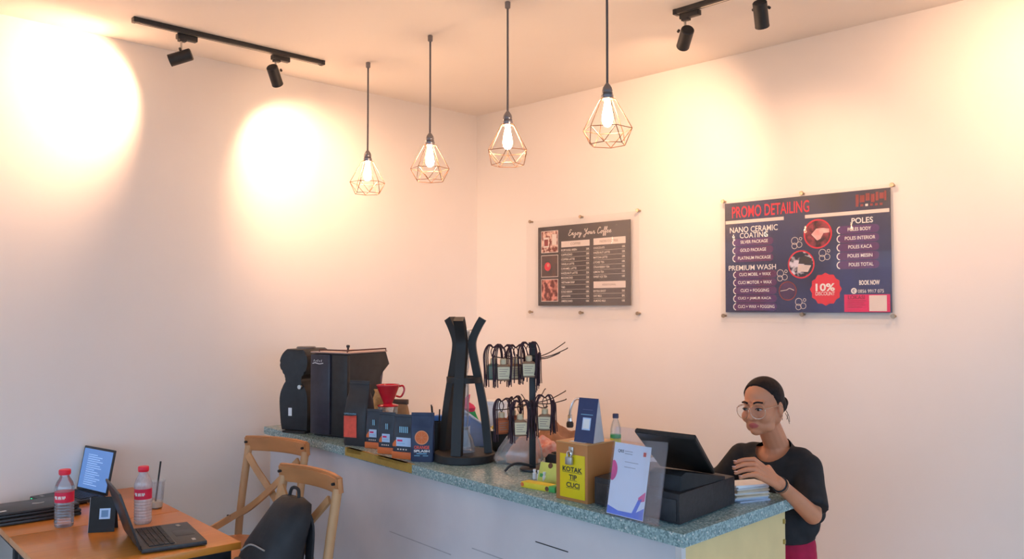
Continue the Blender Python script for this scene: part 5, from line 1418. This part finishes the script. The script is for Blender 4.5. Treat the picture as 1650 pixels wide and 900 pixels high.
# glasses
gl = bpy.data.objects.new('glasses', None)
M_GOLD = pm('pale gold wire', (.72, .50, .36), .25, .85, var=.03)
bm = B()
for s in (-1, 1):
    pts = []
    for k in range(24):
        a = 2 * math.pi * k / 24
        x = .0295 * math.cos(a); z = .0265 * math.sin(a) * (1.0 if math.sin(a) > 0 else 1.08)
        pts.append(Hd(s * .0335 + x, -.1035 + .012 * abs(s * .0335 + x) / .06, -.004 + z))
    tube(bm, pts, .0013, 6, True)
    tube(bm, spline([Hd(s * .063, -.091, .008), Hd(s * .072, -.06, .008), Hd(s * .078, .0, .008), Hd(s * .079, .02, -.004)], 5), .0012, 6)
tube(bm, spline([Hd(-.006, -.103, .006), Hd(0, -.1045, .009), Hd(.006, -.103, .006)], 4), .0013, 6)
g_o = obj('glasses', bm, M_GOLD, person)
for s in (-1, 1):
    bm = B(); vs_ = []
    for k in range(24):
        a = 2 * math.pi * k / 24; x = .029 * math.cos(a); z = .026 * math.sin(a) * (1.0 if math.sin(a) > 0 else 1.08)
        vs_.append(bm.verts.new(Hd(s * .0335 + x, -.1035 + .012 * abs(s * .0335 + x) / .06, -.004 + z)))
    bm.faces.new(vs_); obj('lens', bm, clear('spectacle lens', (.99, .98, .99), .02, .02, .008), g_o)
bm = B()
for s in (-1, 1): ell(bm, Hd(s * .078, .004, -.040), .0045, None, 10, 8)
obj('earring', bm, M_GOLD, person)
# t-shirt
bm = B()
cap(bm, T(-.10, .01, 1.135), T(.10, .01, 1.135), .062, .062); cap(bm, T(0, .012, 1.17), T(0, .015, 1.12), .07, .10)
ell(bm, T(0, .005, 1.03), (.178, .112, .17), rotB); ell(bm, T(.01, .01, .90), (.168, .115, .12), rotB)
cyl(bm, T(0, .01, .985), T(0, .01, .825), .142, .15, 28)
cap(bm, SHL, SHL.lerp(elbow, .5), .058, .060); cyl(bm, SHL.lerp(elbow, .45), SHL.lerp(elbow, .88), .060, .066, 18)
cap(bm, SHR, SHR.lerp(elbow_r, .5), .058, .060); cyl(bm, SHR.lerp(elbow_r, .45), SHR.lerp(elbow_r, .92), .066, .068, 18)
cap(bm, T(.10, -.02, 1.10), T(.17, -.02, .95), .06, .045)
sm_ = fuse(bm, .007, 6, .5)
bm = B(); bm.from_mesh(sm_); bpy.data.meshes.remove(sm_)
nc = T(0, -.03, 1.205)
neckrot = (RB3 @ Matrix.Rotation(R(22), 3, 'X')).inverted()
def inside(v):
    q = neckrot @ (v - nc); return (q.x / .072) ** 2 + (q.y / .085) ** 2 + (q.z / .088) ** 2 < 1
# snap the collar edge onto the neckline, then open it
dele = [v for v in bm.verts if inside(v.co)]
bmesh.ops.delete(bm, geom=dele, context='VERTS')
edge = {v for e in bm.edges if e.is_boundary for v in e.verts}
for v in edge:
    q = neckrot @ (v.co - nc); s = math.sqrt((q.x / .072) ** 2 + (q.y / .085) ** 2 + (q.z / .088) ** 2)
    v.co = nc + neckrot.inverted() @ (q / s * 1.0)
for v in bm.verts:   # soft folds
    q = RB3.inverted() @ v.co
    if q.z < 1.12: v.co += (RB3 @ V3((0, 1, 0))) * .004 * math.sin(38 * q.x + 14 * q.z) * min(1, (1.12 - q.z) * 8)
M_SHIRT = pm('black cotton', (.017, .017, .02), .85, var=.2, scale=30)
sh_o = obj('t_shirt', bm, M_SHIRT, person, sharp=80)
# trousers
bm = B()
ell(bm, T(0, .012, .80), (.158, .112, .11), rotB)
for s in (-1, 1):
    cap(bm, T(s * .075, .01, .77), T(s * .082, .0, .42), .086, .072); cap(bm, T(s * .082, .0, .42), T(s * .082, .02, .10), .072, .066)
tm = fuse(bm, .008, 5, .5)
obj('trousers', tm, pm('crimson cloth', (.42, .006, .05), .8, var=.15, scale=20), person)
bm = B()
for s in (-1, 1): loft(bm, [(0, .09, .22, *(T(s * .083, -.045, 0).to_2d())), (.03, .088, .21, *(T(s * .083, -.04, 0).to_2d())), (.06, .07, .12, *(T(s * .083, -.0, 0).to_2d()))], 24, 3)
obj('shoes', bm, M_BLACK, person)
# bracelet on the near wrist
ax = (elbow - wrist).normalized(); cb = wrist + ax * .035
s1 = ax.orthogonal().normalized(); s2 = ax.cross(s1)
bm = B(); tube(bm, [cb + (s1 * math.cos(a) + s2 * math.sin(a)) * .0285 for a in [2 * math.pi * k / 24 for k in range(24)]], .0022, 6, True); obj('bracelet', bm, M_GOLD, person)
cb = wrist + ax * .022
bm = B(); tube(bm, [cb + (s1 * math.cos(a) + s2 * math.sin(a)) * .0275 for a in [2 * math.pi * k / 24 for k in range(24)]], 0, flat=(.002, .006), up=None, closed=True); obj('watch_strap', bm, M_MATT, person)
bpy.data.objects.remove(gl)
